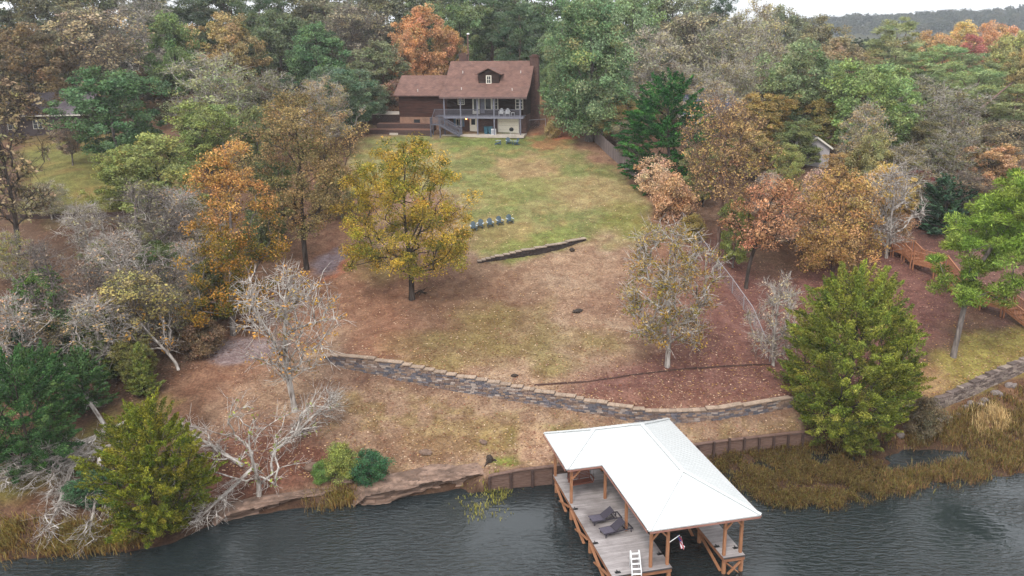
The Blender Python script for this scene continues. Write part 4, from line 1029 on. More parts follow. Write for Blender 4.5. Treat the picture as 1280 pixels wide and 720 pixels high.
# banks and the bed of the lake
low = np.clip((.75 - vz) / .5, 0, 1) * (vy < 75)
lay(low, MUD, .9); lay(np.clip((-.05 - vz) / .3, 0, 1), S(60, 52, 40), .95)
mk = inpoly([(1100, 552), (1150, 520), (1280, 470), (1300, 520), (1180, 545), (1120, 565)], 6)
lay(mk, S(128, 98, 76, K), .8)
far = np.clip((vy - 128) / 20, 0, 1) * (1 - bh); lay(far, S(96, 80, 58), .8)
lay(np.clip((vy - 300) / 200, 0, 1), S(90, 92, 60))
col *= (.8 + .4 * n4)[:, None] * (.9 + .2 * n2)[:, None]
col = np.clip(col, .01, 1)

def groundmat():
    m, nt, b = newmat('ground'); L = nt.links
    a = N(nt, 'ShaderNodeAttribute', attribute_name='Col'); tc = N(nt, 'ShaderNodeTexCoord')
    nz = N(nt, 'ShaderNodeTexNoise'); nz.inputs['Scale'].default_value = 5.5; nz.inputs['Detail'].default_value = 6; nz.inputs['Roughness'].default_value = .8
    L.new(tc.outputs['Object'], nz.inputs['Vector'])
    rp = N(nt, 'ShaderNodeValToRGB'); e = rp.color_ramp.elements; e[0].position = .33; e[1].position = .68; e[0].color = (.42, .40, .42, 1); e[1].color = (1.62, 1.55, 1.48, 1)
    L.new(nz.outputs['Fac'], rp.inputs[0])
    mx = N(nt, 'ShaderNodeMix', data_type='RGBA', blend_type='MULTIPLY'); mx.inputs[0].default_value = 1
    L.new(a.outputs['Color'], mx.inputs[6]); L.new(rp.outputs[0], mx.inputs[7])
    # drifts of litter and worn, thin patches
    n2 = N(nt, 'ShaderNodeTexNoise'); n2.inputs['Scale'].default_value = .75; n2.inputs['Detail'].default_value = 9; n2.inputs['Roughness'].default_value = .72; n2.inputs['Distortion'].default_value = .6
    L.new(tc.outputs['Object'], n2.inputs['Vector'])
    r2 = N(nt, 'ShaderNodeValToRGB'); e2 = r2.color_ramp.elements; e2[0].position = .40; e2[1].position = .62; e2[0].color = (.72, .64, .62, 1); e2[1].color = (1.14, 1.15, 1.12, 1)
    L.new(n2.outputs['Fac'], r2.inputs[0])
    m2 = N(nt, 'ShaderNodeMix', data_type='RGBA', blend_type='MULTIPLY'); m2.inputs[0].default_value = 1
    L.new(mx.outputs[2], m2.inputs[6]); L.new(r2.outputs[0], m2.inputs[7]); L.new(m2.outputs[2], b.inputs['Base Color'])
    b.inputs['Roughness'].default_value = .95; b.inputs['Specular IOR Level'].default_value = .1
    bp = N(nt, 'ShaderNodeBump'); bp.inputs['Strength'].default_value = .35; bp.inputs['Distance'].default_value = .08
    L.new(nz.outputs['Fac'], bp.inputs['Height']); L.new(bp.outputs[0], b.inputs['Normal'])
    return m
tag(link(bpy.data.objects.new('ground', np_mesh('ground', V, Q, groundmat(), col, smooth=True))), kind='structure')

# ------------------------------------------------------------------ water
def watermat():
    m, nt, b = newmat('water'); L = nt.links
    tc = N(nt, 'ShaderNodeTexCoord'); mp = N(nt, 'ShaderNodeMapping'); mp.inputs['Rotation'].default_value = (0, 0, math.radians(24)); mp.inputs['Scale'].default_value = (1, 3.0, 1)
    L.new(tc.outputs['Object'], mp.inputs[0])
    n1 = N(nt, 'ShaderNodeTexNoise'); n1.inputs['Scale'].default_value = 1.4; n1.inputs['Detail'].default_value = 3; n1.inputs['Distortion'].default_value = .5
    L.new(mp.outputs[0], n1.inputs[0])
    n2 = N(nt, 'ShaderNodeTexNoise'); n2.inputs['Scale'].default_value = .11; n2.inputs['Detail'].default_value = 2; L.new(tc.outputs['Object'], n2.inputs[0])
    r2 = N(nt, 'ShaderNodeMapRange'); r2.inputs[1].default_value = .35; r2.inputs[2].default_value = .65; r2.inputs[3].default_value = .12; r2.inputs[4].default_value = 1.0; L.new(n2.outputs['Fac'], r2.inputs[0])
    bp = N(nt, 'ShaderNodeBump'); bp.inputs['Distance'].default_value = .2; L.new(r2.outputs[0], bp.inputs['Strength'])
    L.new(n1.outputs['Fac'], bp.inputs['Height']); L.new(bp.outputs[0], b.inputs['Normal'])
    b.inputs['Base Color'].default_value = (*S(38, 45, 47, .8), 1); b.inputs['Roughness'].default_value = .05; b.inputs['IOR'].default_value = 1.33; b.inputs['Specular IOR Level'].default_value = .85
    return m
wv = np.array([(-600, -400, 0), (600, -400, 0), (600, 63, 0), (60, 63, 0), (-60, 63, 0), (-600, 63, 0)], float)
me = bpy.data.meshes.new('water'); me.from_pydata([tuple(v) for v in wv], [], [tuple(range(6))]); me.materials.append(watermat())
tag(link(bpy.data.objects.new('water', me)), kind='structure')

# ------------------------------------------------------------------ stone retaining walls
def polyline_at(W, s):
    seg = np.linalg.norm(np.diff(W, axis=0), axis=1); cum = np.concatenate([[0], np.cumsum(seg)])
    i = min(max(int(np.searchsorted(cum, s)) - 1, 0), len(seg) - 1); f = (s - cum[i]) / seg[i]
    p = W[i] + (W[i + 1] - W[i]) * f; d = (W[i + 1] - W[i]) / seg[i]
    return p, d, i, f, cum[-1]

STONE = pmat('wall_stone', S(178, 170, 164), S(224, 214, 204), scale=5, rough=.9, bump=.5, bdist=.03, attr=True)
def block_wall(name, label, W, H, base, bl, bh, cols, capcol, seed, thick=.55, cap=True, stepcap=1.9):
    r = random.Random(seed); root = thing(name, label, 'wall', (0, 0, 0))
    body = MB(); caps = MB()
    total = polyline_at(W, 0)[4]
    # the top goes down in level steps
    s = 0.0; steps = []
    while s < total:
        ln = min(stepcap * r.uniform(.75, 1.3), total - s)
        p, d, i, f, _ = polyline_at(W, s + ln / 2)
        zt = float(base(np.array(p[0]), np.array(p[1]))) + H[i] + (H[i + 1] - H[i]) * f
        zt = math.floor(zt / bh + .5) * bh + .05
        steps.append((s, s + ln, zt)); s += ln + 1e-6
    rows = {}
    for (s0, s1, zt) in steps:
        z0 = min(float(base(*[np.array(c) for c in polyline_at(W, q)[0]])) for q in (s0, (s0 + s1) / 2, s1)) - .25
        kt = int(round((zt - .05) / bh))
        for k in range(int(math.floor((z0 - .05) / bh)), kt):
            R_ = rows.setdefault(k, [])
            if R_ and abs(R_[-1][1] - s0) < .01: R_[-1][1] = s1
            else: R_.append([s0, s1])
        if cap:
            q = s0
            while q < s1 - .02:
                l = min(.6 * r.uniform(.8, 1.2), s1 - q); p, d, *_ = polyline_at(W, q + l / 2); nrm = np.array([-d[1], d[0]])
                b = r.uniform(.8, 1.15); caps.col = tuple(x * b for x in capcol)
                a = p - d * (l / 2 - .006) - nrm * .07; e = p + d * (l / 2 - .006) - nrm * .07; a2 = a + nrm * .52; e2 = e + nrm * .52
                z0, z1 = zt + .003, zt + .1
                caps.hexa([(a[0], a[1], z0), (e[0], e[1], z0), (e2[0], e2[1], z0), (a2[0], a2[1], z0), (a[0], a[1], z1), (e[0], e[1], z1), (e2[0], e2[1], z1), (a2[0], a2[1], z1)])
                q += l
    for k, runs in sorted(rows.items()):      # courses laid in running bond the whole way along
        for s0, s1 in runs:
            zb = k * bh + .05; q = s0
            off = r.uniform(.3, 1) * bl
            first = True
            while q < s1 - .02:
                l = min(off if first else bl * r.uniform(.75, 1.25), s1 - q); first = False
                p, d, *_ = polyline_at(W, q + l / 2)
                nrm = np.array([-d[1], d[0]])
                j = r.uniform(-.025, .025)
                c = r.choice(cols); b = r.uniform(.75, 1.2); body.col = tuple(x * b for x in c)
                a = p - d * (l / 2 - .008) + nrm * (j); e = p + d * (l / 2 - .008) + nrm * (j)
                a2 = a + nrm * thick; e2 = e + nrm * thick
                g = .008
                body.hexa([(a[0], a[1], zb + g), (e[0], e[1], zb + g), (e2[0], e2[1], zb + g), (a2[0], a2[1], zb + g),
                           (a[0], a[1], zb + bh), (e[0], e[1], zb + bh), (e2[0], e2[1], zb + bh), (a2[0], a2[1], zb + bh)])
                q += l
    body.build('blocks', STONE, root, bevel=.012)
    if cap: caps.build('cap_stones', STONE, root, bevel=.012)
    return root
block_wall('stone_retaining_wall', 'long grey stone block retaining wall crossing the lower yard', STONE_W, STONE_H, TB, .42, .135,
           [S(150, 150, 164, 1), S(180, 164, 158, 1), S(130, 134, 150, 1), S(196, 174, 158, 1), S(156, 140, 138, 1), S(214, 206, 204, 1)], S(214, 196, 180, 1), 3, stepcap=.8)
block_wall('garden_edge_wall', 'low dark block wall curving along the foot of the lawn', LOW_W, LOW_H, TS, .35, .1, [S(92, 82, 82, 1), S(80, 72, 72, 1)], S(206, 194, 182, 1), 4, thick=.4, stepcap=.5)
block_wall('stone_retaining_wall', 'pale weathered stone wall above the marsh at the right edge', RIGHT_W, RIGHT_H, T, .55, .13,
           [S(176, 164, 160, 1), S(190, 180, 172, 1), S(150, 138, 136, 1), S(130, 118, 116, 1)], S(190, 178, 170, 1), 5, cap=False, stepcap=1.2)

# low earth lip with old edging boards across the leafy slope
EW = np.array([ground(px, py)[:2] for px, py in [(668, 482), (720, 479), (780, 471), (840, 463), (900, 459), (965, 456)]])
m = MB(); r = random.Random(12); L_ = polyline_at(EW, 0)[4]; s_ = 0
while s_ < L_ - .2:
    l_ = min(r.uniform(.9, 1.8), L_ - s_ - .01); a = polyline_at(EW, s_)[0]; b = polyline_at(EW, s_ + l_)[0]
    m.beam((a[0], a[1], zg(*a) + r.uniform(-.04, .04)), (b[0], b[1], zg(*b) + r.uniform(-.04, .04)), .1, r.uniform(.16, .26)); s_ += l_ + r.uniform(.0, .12)
tag(m.build('board_edging', pmat('old_board', S(70, 50, 46), S(100, 74, 66), scale=4, stretch=(1, 1, 4), rough=.95)), 'low dark line of old edging boards across the red leafy slope', 'edging')

# timber bulkhead either side of the dock
PLANK = pmat('bulkhead_wood', S(98, 74, 66), S(134, 108, 96), scale=3, stretch=(1, 1, 6), rough=.85, bump=.3)
DARKW = pmat('dark_wood', S(66, 50, 46), S(94, 74, 68), scale=3, stretch=(4, 4, 1), rough=.85, bump=.3)
def bulkhead(label, W, H, i0, i1):
    root = thing('timber_bulkhead', label, 'wall')
    pl = MB(); r = random.Random(i0)
    for i in range(i0, i1):
        a, b = W[i], W[i + 1]; d = (b - a) / np.linalg.norm(b - a); nrm = np.array([-d[1], d[0]])
        zt0, zt1 = [float(T(*W[k])) + H[k] - .02 for k in (i, i + 1)]
        for k in range(6):
            h = .25
            o = r.uniform(0, .02)
            A = Vector((*(a + nrm * (.12 + o)), zt0 - k * h - h / 2)); B = Vector((*(b + nrm * (.12 + o)), zt1 - k * h - h / 2))
            pl.beam(A, B, .09, h - .02)
        A = Vector((*(a + nrm * .13), zt0 + .04)); B = Vector((*(b + nrm * .13), zt1 + .04)); pl.beam(A, B, .3, .07)
    pl.build('planks', PLANK, root)
    total = 0; L = np.linalg.norm(np.diff(W[i0:i1 + 1], axis=0), axis=1).sum()
    n = int(L / 1.15)
    for k in range(n + 1):
        s = L * k / n
        p, d, i, f, _ = polyline_at(W[i0:i1 + 1], min(s, L - .01)); nrm = np.array([-d[1], d[0]])
        zt = float(T(*p)) + H[i0 + i] * (1 - f) + H[i0 + i + 1] * f
        q = p - nrm * .02
        MB().beam((q[0], q[1], zt - 1.75), (q[0], q[1], zt - .02), .16, .16, up=(nrm[0], nrm[1], 0)).build('post', DARKW, root, bevel=.01)
    return root
bulkhead('short brown timber bulkhead on the bank left of the dock', BULK_W, BULK_H, 0, 2)
bulkhead('long brown timber bulkhead behind the marsh right of the dock', BULK_W, BULK_H, 2, 6)

# ------------------------------------------------------------------ rock ledges at the waterline
def rockmat():
    m, nt, b = newmat('ledge_rock'); L = nt.links
    tc = N(nt, 'ShaderNodeTexCoord'); mp = N(nt, 'ShaderNodeMapping'); mp.inputs['Scale'].default_value = (.5, .5, 7); L.new(tc.outputs['Object'], mp.inputs[0])
    n1 = N(nt, 'ShaderNodeTexNoise'); n1.inputs['Scale'].default_value = 1.6; n1.inputs['Detail'].default_value = 8; n1.inputs['Roughness'].default_value = .65; L.new(mp.outputs[0], n1.inputs[0])
    rp = N(nt, 'ShaderNodeValToRGB'); e = rp.color_ramp.elements; e[0].position = .3; e[0].color = (*S(76, 58, 48), 1); e[1].position = .7; e[1].color = (*S(172, 142, 124), 1)
    k = rp.color_ramp.elements.new(.5); k.color = (*S(124, 100, 86), 1)
    L.new(n1.outputs['Fac'], rp.inputs[0]); L.new(rp.outputs[0], b.inputs['Base Color']); b.inputs['Roughness'].default_value = .9
    bp = N(nt, 'ShaderNodeBump'); bp.inputs['Strength'].default_value = .7; bp.inputs['Distance'].default_value = .12; L.new(n1.outputs['Fac'], bp.inputs['Height']); L.new(bp.outputs[0], b.inputs['Normal'])
    return m
ROCK = rockmat()
def ledge(label, front, back, hz, seed, hb=0.0):
    Fp = np.array([at_z(px, py, 0) for px, py in front]); Bp = np.array([ground(px, py)[:2] for px, py in back])
    nu, nv = 110, 34
    vs = []
    tf = lambda W, u: polyline_at(W, u * polyline_at(W, 0)[4] * .9999)[0]
    g = np.random.default_rng(seed)
    for i in range(nu + 1):
        u = i / nu; f, b = tf(Fp, u), tf(Bp, u)
        ed = min(1, u * 9, (1 - u) * 9)
        for j in range(nv + 1):
            v = j / nv
            p = f + (b - f) * max(0, (v - .42) / .58)
            zb = zg(*b) + hb if j == nv else None
            top = hz * (.75 + .5 * float(fbm(np.array(u * 7), np.array(.5), seed)))
            # front face in overhanging strata, then a worn top running back into the bank
            if v < .42:
                w = v / .42; z = -.5 + (top + .5) * w
                out = .22 * (math.floor(w * 5 + 1.5 * float(vnoise(np.array(u * 9), np.array(w * 2), seed))) % 2) + .35 * (float(fbm(np.array(u * 16), np.array(w * 3.5), seed + 3)) - .5)
                dd = (b - f) / np.linalg.norm(b - f); p = f + dd * (.35 - out + .25 * w)
            else:
                w = (v - .42) / .58
                zbk = vs_z[i]
                z = top * (1 - w) + zbk * w + .35 * (float(fbm(np.array(p[0] * 1.3), np.array(p[1] * 1.3), seed + 5)) - .45) * math.sin(PI * min(1, w + .12)) + .12 * (math.floor(w * 4 + u * 6) % 2) * (1 - w)
            z = z * ed + (-.4) * (1 - ed) if v < .42 else z * ed + (zg(*p) - .1) * (1 - ed)
            vs.append((p[0], p[1], z))
    fs = [(i * (nv + 1) + j, (i + 1) * (nv + 1) + j, (i + 1) * (nv + 1) + j + 1, i * (nv + 1) + j + 1) for i in range(nu) for j in range(nv)]
    me = bpy.data.meshes.new('rock_ledge'); me.from_pydata(vs, [], fs); me.materials.append(ROCK)
    import bmesh
    bm = bmesh.new(); bm.from_mesh(me); bmesh.ops.recalc_face_normals(bm, faces=bm.faces); bm.to_mesh(me); bm.free()
    return tag(link(bpy.data.objects.new('rock_ledge', me)), label, 'rock')
def ledge_pre(back, n=111):
    global vs_z
    Bp = np.array([ground(px, py)[:2] for px, py in back]); L = polyline_at(Bp, 0)[4]
    vs_z = [zg(*polyline_at(Bp, L * .9999 * i / (n - 1))[0]) - .05 for i in range(n)]
bk = [(432, 606), (480, 592), (540, 578), (616, 572)]; ledge_pre(bk)
ledge('layered brown rock ledge along the water left of the timber bulkhead', [(438, 634), (480, 633), (520, 622), (560, 613), (618, 607)], bk, .75, 3)
bk = [(262, 632), (320, 618), (380, 610), (440, 604)]; ledge_pre(bk)
ledge('dark rock ledge at the waterline right of the olive cedar', [(262, 660), (310, 648), (370, 632), (442, 620)], bk, .45, 8)
r = random.Random(3)
def boulder(name, label, px, py, s, mat, seed, group=None, sink=.25):
    import bmesh
    x, y, z = ground(px, py)
    bm = bmesh.new(); bmesh.ops.create_icosphere(bm, subdivisions=3, radius=1)
    rr = random.Random(seed); o1 = rr.uniform(0, 50)
    for v in bm.verts:
        f = .7 + .7 * float(fbm(np.array(v.co.x * 1.4 + o1), np.array(v.co.y * 1.4 + v.co.z * 1.7 + o1), seed))
        v.co = Vector((round(v.co.x * 3) / 3 * .35 + v.co.x * .65, v.co.y, v.co.z)) * f
    me = bpy.data.meshes.new(name); bm.to_mesh(me); bm.free(); me.materials.append(mat)
    o = link(bpy.data.objects.new(name, me)); o.location = (x, y, z + s[2] * (.5 - sink)); o.scale = s; o.rotation_euler = (0, 0, rr.uniform(0, 3))
    return tag(o, label, 'rock', group)
boulder('boulder', 'flat brown rock slab tilted between the two ledges', 425, 598, (.9, .6, .22), ROCK, 1)
boulder('boulder', 'small grey rock on the bank above the layered ledge', 532, 566, (.5, .3, .16), ROCK, 2)
boulder('boulder', 'brown rock among the roots left of the yellow-green shrub', 392, 585, (.6, .4, .3), ROCK, 4)
boulder('boulder', 'small grey rock at the bank top next to the terrace grass', 604, 553, (.35, .22, .14), ROCK, 5)
RUB = pmat('rubble_stone', S(110, 98, 96), S(160, 148, 142), scale=4, rough=.9, bump=.4)
for k in range(16):
    boulder('rubble_stone', 'grey rubble stone below the pale right-hand wall', 1128 + k * 9.5 + r.uniform(-3, 3), 545 - k * 4.2 + r.uniform(-5, 5), (r.uniform(.2, .42), r.uniform(.2, .35), r.uniform(.16, .3)), RUB, 20 + k, 'rubble stones at the foot of the right wall')
# stump with roots and a dark burnt patch on the slope, leaf-blackened log at the lone maple
DIRT = pmat('dark_debris', S(48, 40, 36), S(80, 68, 60), scale=5, rough=.95, bump=.5)
boulder('dirt_mound', 'dark clump of rotten wood in the middle of the straw slope', 722, 389, (.5, .35, .16), DIRT, 50)
boulder('dirt_mound', 'small dark clod below the right end of the low block wall', 715, 313, (.35, .25, .2), DIRT, 51)
boulder('dirt_mound', 'small dark clump on the slope just over the stone wall', 643, 470, (.3, .2, .14), DIRT, 52)
x, y, z = ground(612, 576)
m = MB(); m.tube([(x, y, z - .2), (x + .02, y, z + .18), (x - .04, y, z + .34), (x - .07, y + .05, z + .44)], [.27, .24, .2, .13], 8)
for k in range(3):
    an = k * 2.1; m.tube([(x, y, z + .15), (x + .35 * math.cos(an), y + .35 * math.sin(an), z + .05), (x + .7 * math.cos(an), y + .6 * math.sin(an), z - .2)], [.12, .09, .03], 6)
tag(m.build('tree_stump', DIRT, smooth=True), 'black broken stump at the left end of the timber bulkhead', 'stump')
x, y, z = ground(522, 369)
m = MB()
for k in range(9):
    m.tube([(x - .3 + k * .15, y + r.uniform(-.3, .3), z + .08 + .05 * (k % 3)), (x + r.uniform(-.5, 1.0), y + r.uniform(-.4, .4), z + r.uniform(.2, .75))], [.05, .02], 5)
tag(m.build('branch_pile', DIRT), 'small heap of dark sticks beside the lone maple trunk', 'sticks')

# ------------------------------------------------------------------ loose cover: marsh grass, fallen leaves
HX = np.arange(-70, 70, .5); HY = np.arange(40, 150, .5)
HM = zf(*np.meshgrid(HX, HY))
def hfast(x, y):
    fx = np.clip((x + 70) / .5, 0, len(HX) - 1.01); fy = np.clip((y - 40) / .5, 0, len(HY) - 1.01)
    i = fx.astype(int); j = fy.astype(int); a = fx - i; b = fy - j
    return (HM[j, i] * (1 - a) + HM[j, i + 1] * a) * (1 - b) + (HM[j + 1, i] * (1 - a) + HM[j + 1, i + 1] * a) * b
def scatter_px(poly, n, seed, jit=0.0):
    g = np.random.default_rng(seed); P = np.array(poly, float)
    X, Y = [], []
    while len(X) < n:
        x = g.uniform(P[:, 0].min(), P[:, 0].max(), n); y = g.uniform(P[:, 1].min(), P[:, 1].max(), n)
        ins = np.zeros(n, bool)
        for i in range(len(P)):
            a, b = P[i], P[(i + 1) % len(P)]
            ins ^= ((a[1] > y) != (b[1] > y)) & (x < (b[0] - a[0]) * (y - a[1]) / (b[1] - a[1] + 1e-12) + a[0])
        X += list(x[ins]); Y += list(y[ins])
    px, py = np.array(X[:n]) + g.normal(0, jit, n), np.array(Y[:n]) + g.normal(0, jit * .6, n)
    d = ray(px, py); t = np.full(n, 42.0); done = np.zeros(n, bool)
    for _ in range(1200):
        below = CZ + d[2] * t < np.maximum(hfast(d[0] * t, d[1] * t), -.02)
        done |= below
        t = np.where(done, t, t + .12)
        if done.all(): break
    x, y = d[0] * t, d[1] * t
    return x, y, np.maximum(zf(x, y), -.03)

def blades(name, label, polys, n, h, w, lean, cols, seed, tips=None):
    g = np.random.default_rng(seed); xs, ys, zs = [], [], []
    for k, (poly, frac) in enumerate(polys):
        a = scatter_px(poly, int(n * frac), seed + k, 7); xs.append(a[0]); ys.append(a[1]); zs.append(a[2])
    x, y, z = map(np.concatenate, (xs, ys, zs))
    den = fbm(x / 1.3, y / 1.3, seed); keep = g.uniform(0, 1, len(x)) < np.clip((den - .32) * 5, .08, 1)
    x, y, z, den = x[keep], y[keep], z[keep], den[keep]; n = len(x)
    hh = h * g.uniform(.5, 1.3, n) * (.6 + .8 * den); th = g.uniform(0, 6.28, n)
    P = np.stack([x, y, z - .05], 1)
    ln = np.stack([np.cos(th), np.sin(th), 0 * th], 1) * g.uniform(0, .55, (n, 1)) + np.array([lean[0], lean[1], 0]) * g.uniform(.3, 1.2, (n, 1))
    tip = P + ln * hh[:, None]; tip[:, 2] += hh * g.uniform(.6, 1, n); mid = P + ln * .35 * hh[:, None]; mid[:, 2] += hh * .55
    s = np.stack([-np.sin(th), np.cos(th), 0 * th], 1) * (w * g.uniform(.6, 1.4, (n, 1)))
    V = np.stack([P - s, P + s, mid + s * .8, mid - s * .8, mid - s * .8, mid + s * .8, tip + s * .15, tip - s * .15], 1).reshape(-1, 3)
    Q = np.arange(n * 8).reshape(-1, 4)
    cc = np.array(cols)[g.integers(0, len(cols), n)] * (.75 + .5 * fbm(x / .8, y / .8, seed + 9))[:, None] * g.uniform(.5, 1.5, (n, 1))
    tc = cc if tips is None else np.array(tips)[g.integers(0, len(tips), n)] * g.uniform(.75, 1.25, (n, 1))
    C = np.stack([cc] * 4 + [cc] * 2 + [tc] * 2, 1).reshape(-1, 3)
    o = link(bpy.data.objects.new(name, np_mesh(name, V, Q, LEAF, C)))
    return tag(o, label, 'plants', kind='stuff')
G1 = [S(142, 108, 64, 1), S(112, 90, 60, 1), S(150, 130, 80, 1), S(90, 74, 54, 1), S(128, 118, 68, 1), S(126, 98, 76, 1)]
G2 = [S(156, 152, 78, 1), S(132, 136, 66, 1), S(174, 162, 94, 1)]
blades('marsh_grass', 'brown and gold marsh grass in the shallows right of the dock',
       [([(888, 572), (960, 566), (1020, 555), (1085, 562), (1100, 585), (1118, 606), (1100, 622), (1050, 633), (980, 633), (945, 625), (915, 600)], 1.0)], 40000, .5, .02, (-.3, -.7), G1, 3, G2 + G1)
blades('marsh_grass', 'mixed brown reeds below the right-hand stone wall',
       [([(1110, 556), (1150, 545), (1205, 515), (1290, 482), (1290, 545), (1210, 556), (1150, 560)], .6), ([(1090, 612), (1112, 592), (1160, 588), (1205, 574), (1290, 535), (1290, 588), (1200, 604), (1140, 616)], .5)], 30000, .55, .022, (-.15, -.3), G1 + [S(150, 112, 84, 1)], 4, [S(150, 138, 70, 1), S(160, 124, 84, 1), S(120, 128, 66, 1)])
blades('straw_grass', 'pale straw coloured grass tuft below the right-hand stone wall', [([(1222, 520), (1240, 512), (1262, 528), (1255, 545), (1230, 545)], 1)], 2500, .9, .022, (-.1, 0), [S(206, 180, 130, 1), S(180, 150, 104, 1)], 8)
blades('shore_grass', 'golden grass along the water at the lower left corner',
       [([(-5, 655), (60, 655), (140, 660), (190, 675), (140, 690), (60, 695), (-5, 706)], .7), ([(385, 628), (405, 618), (440, 616), (438, 632), (390, 636)], .12)], 11000, .7, .022, (0, -.4), G1[:3] + [S(150, 116, 66, 1)], 5, G2)
blades('water_weed', 'yellow-green weed floating at the end of the bulkhead left of the dock',
       [([(585, 612), (600, 604), (628, 606), (645, 618), (640, 640), (600, 650), (575, 640)], 1)], 1100, .3, .025, (0, 0), [S(160, 150, 74, 1), S(138, 138, 70, 1)], 6)

def fallen_leaves(name, label, poly, n, size, cols, seed):
    g = np.random.default_rng(seed); x, y, z = scatter_px(poly, n, seed)
    k = z > .15; x, y, z = x[k], y[k], z[k]; n = len(x)
    th = g.uniform(0, 6.28, n); s = size * g.uniform(.5, 1.3, (n, 1)); P = np.stack([x, y, z + .03], 1)
    t = np.stack([np.cos(th), np.sin(th), g.uniform(-.3, .3, n)], 1) * s; b = np.stack([-np.sin(th), np.cos(th), g.uniform(-.3, .3, n)], 1) * s * .7
    V = np.stack([P - t, P + b, P + t, P - b], 1).reshape(-1, 3)
    C = np.repeat(np.array(cols)[g.integers(0, len(cols), n)] * g.uniform(.7, 1.2, (n, 1)), 4, 0)
    tag(link(bpy.data.objects.new(name, np_mesh(name, V, np.arange(n * 4).reshape(-1, 4), LEAF, C))), label, 'leaves', kind='stuff')
LF = [S(214, 186, 158, 1), S(196, 166, 138, 1), S(176, 136, 108, 1), S(150, 100, 82, 1), S(128, 90, 72, 1), S(196, 160, 112, 1)]
fallen_leaves('fallen_leaves', 'pale dry leaves strewn over the straw slope and lawn', [(250, 600), (300, 440), (430, 310), (450, 180), (700, 175), (840, 270), (840, 340), (900, 420), (1000, 505), (1000, 540), (690, 580), (440, 600)], 16000, .075, LF, 11)
fallen_leaves('fallen_leaves', 'red-brown dry leaves strewn over the right slope', [(800, 500), (850, 300), (1000, 330), (1180, 270), (1280, 330), (1280, 460), (1140, 510), (1000, 505)], 9000, .075, [S(150, 106, 92, 1), S(170, 130, 110, 1), S(200, 165, 140, 1), S(120, 82, 74, 1), S(190, 150, 90, 1)], 12)
fallen_leaves('fallen_leaves', 'dark fallen leaves under the left wood', [(0, 330), (60, 285), (300, 290), (420, 270), (330, 420), (230, 480), (0, 560)], 7000, .09, [S(140, 104, 90, 1), S(160, 130, 110, 1), S(104, 78, 66, 1)], 13)
# ------------------------------------------------------------------ boat dock
TIMB = pmat('cedar_timber', S(150, 102, 72), S(184, 132, 98), scale=3, stretch=(5, 5, .7), rough=.75, bump=.2)
BEAMW = pmat('beam_timber', S(140, 92, 68), S(176, 124, 92), scale=2.5, stretch=(1, 1, 4), rough=.75, bump=.2)
DECKM = pmat('deck_board', S(158, 150, 148), S(188, 180, 178), scale=2.2, stretch=(.6, 5, 1), rough=.8, bump=.15, attr=True, dirt=S(128, 120, 118))
ROOFW = None
def metal_roof():
    m, nt, b = newmat('white_metal_roof'); L = nt.links
    tc = N(nt, 'ShaderNodeTexCoord'); nz = N(nt, 'ShaderNodeTexNoise'); nz.inputs['Scale'].default_value = .8; nz.inputs['Detail'].default_value = 4; L.new(tc.outputs['Object'], nz.inputs[0])
    rp = N(nt, 'ShaderNodeValToRGB'); rp.color_ramp.elements[0].color = (.50, .52, .52, 1); rp.color_ramp.elements[1].color = (.57, .585, .585, 1); L.new(nz.outputs['Fac'], rp.inputs[0])
    L.new(rp.outputs[0], b.inputs['Base Color']); b.inputs['Roughness'].default_value = .4; b.inputs['Specular IOR Level'].default_value = .4
    return m
ROOFW = metal_roof()
BLACKP = pmat('black_fitting', S(34, 34, 36), rough=.5, bump=0)
D0 = Vector((2.75, 54.75, 0)); DA = math.radians(13)
DW, DF = Vector((math.cos(DA), math.sin(DA), 0)), Vector((math.sin(DA), -math.cos(DA), 0))
def dw(a, b, z): return D0 + DW * a + DF * b + Vector((0, 0, z))
dock = thing('boat_dock', 'timber boat dock with grey decks, boat slip and white metal hip roof', 'boat dock', D0, DA)
# local coordinates: x to the right, -y towards the open water
DT = 1.1
def deckpart(x0, x1, b0, b1, name):
    m = MB(); r = random.Random(int(x0 * 10)); n = int(round((b1 - b0) / .145)); w = (b1 - b0) / n
    for i in range(n):
        v = r.uniform(.86, 1.1); m.col = (v, v, v * 1.01)
        m.box(x0, x1, -b0 - (i + 1) * w + .004, -b0 - i * w - .004, DT - .035, DT + r.uniform(0, .004))
    return m.build(name, DECKM, dock)
deckpart(-.12, 3.42, -.1, 12.0, 'deck')
deckpart(6.62, 7.95, 5.0, 11.9, 'finger_deck')
m = MB()   # skirts and joists
for x0, x1, b0, b1 in ((-.1, 3.4, -.08, 11.98), (6.64, 7.93, 5.02, 11.88)):
    for x in (x0, x1 - .05): m.box(x, x + .05, -b1, -b0, DT - .29, DT - .04)
    for bb in (b0, b1 - .05): m.box(x0 + .055, x1 - .055, -bb - .05, -bb, DT - .29, DT - .04)
    m.box((x0 + x1) / 2 - .04, (x0 + x1) / 2 + .04, -b1 + .06, -b0 - .06, DT - .27, DT - .045)
m.build('deck_frame', BEAMW, dock)
m = MB()
for x0, x1, b in ((-.13, 3.43, 12.03), (6.61, 7.96, 11.93)): m.box(x0, x1, -b - .02, -b + .015, DT - .05, DT + .03)
m.build('bumper_strip', pmat('dark_strip', S(70, 66, 66), rough=.7, bump=0), dock)
EAVE = 3.7
for a, b in ((-.02, .1), (-.02, 3.82), (2.25, 3.8), (2.25, 7.7), (2.25, 11.65), (3.25, 11.65), (6.75, 11.6), (7.8, 11.55), (6.75, 6.0), (7.8, 6.0), (3.25, .2), (7.9, -.6)):
    zb = DT if (b > .5 or a < 3.3) and not (a > 7.85) else 1.0
    MB().box(a - .08, a + .08, -b - .08, -b + .08, zb - (.0 if zb == DT else .5), EAVE - .12).build('post', TIMB, dock, bevel=.008)
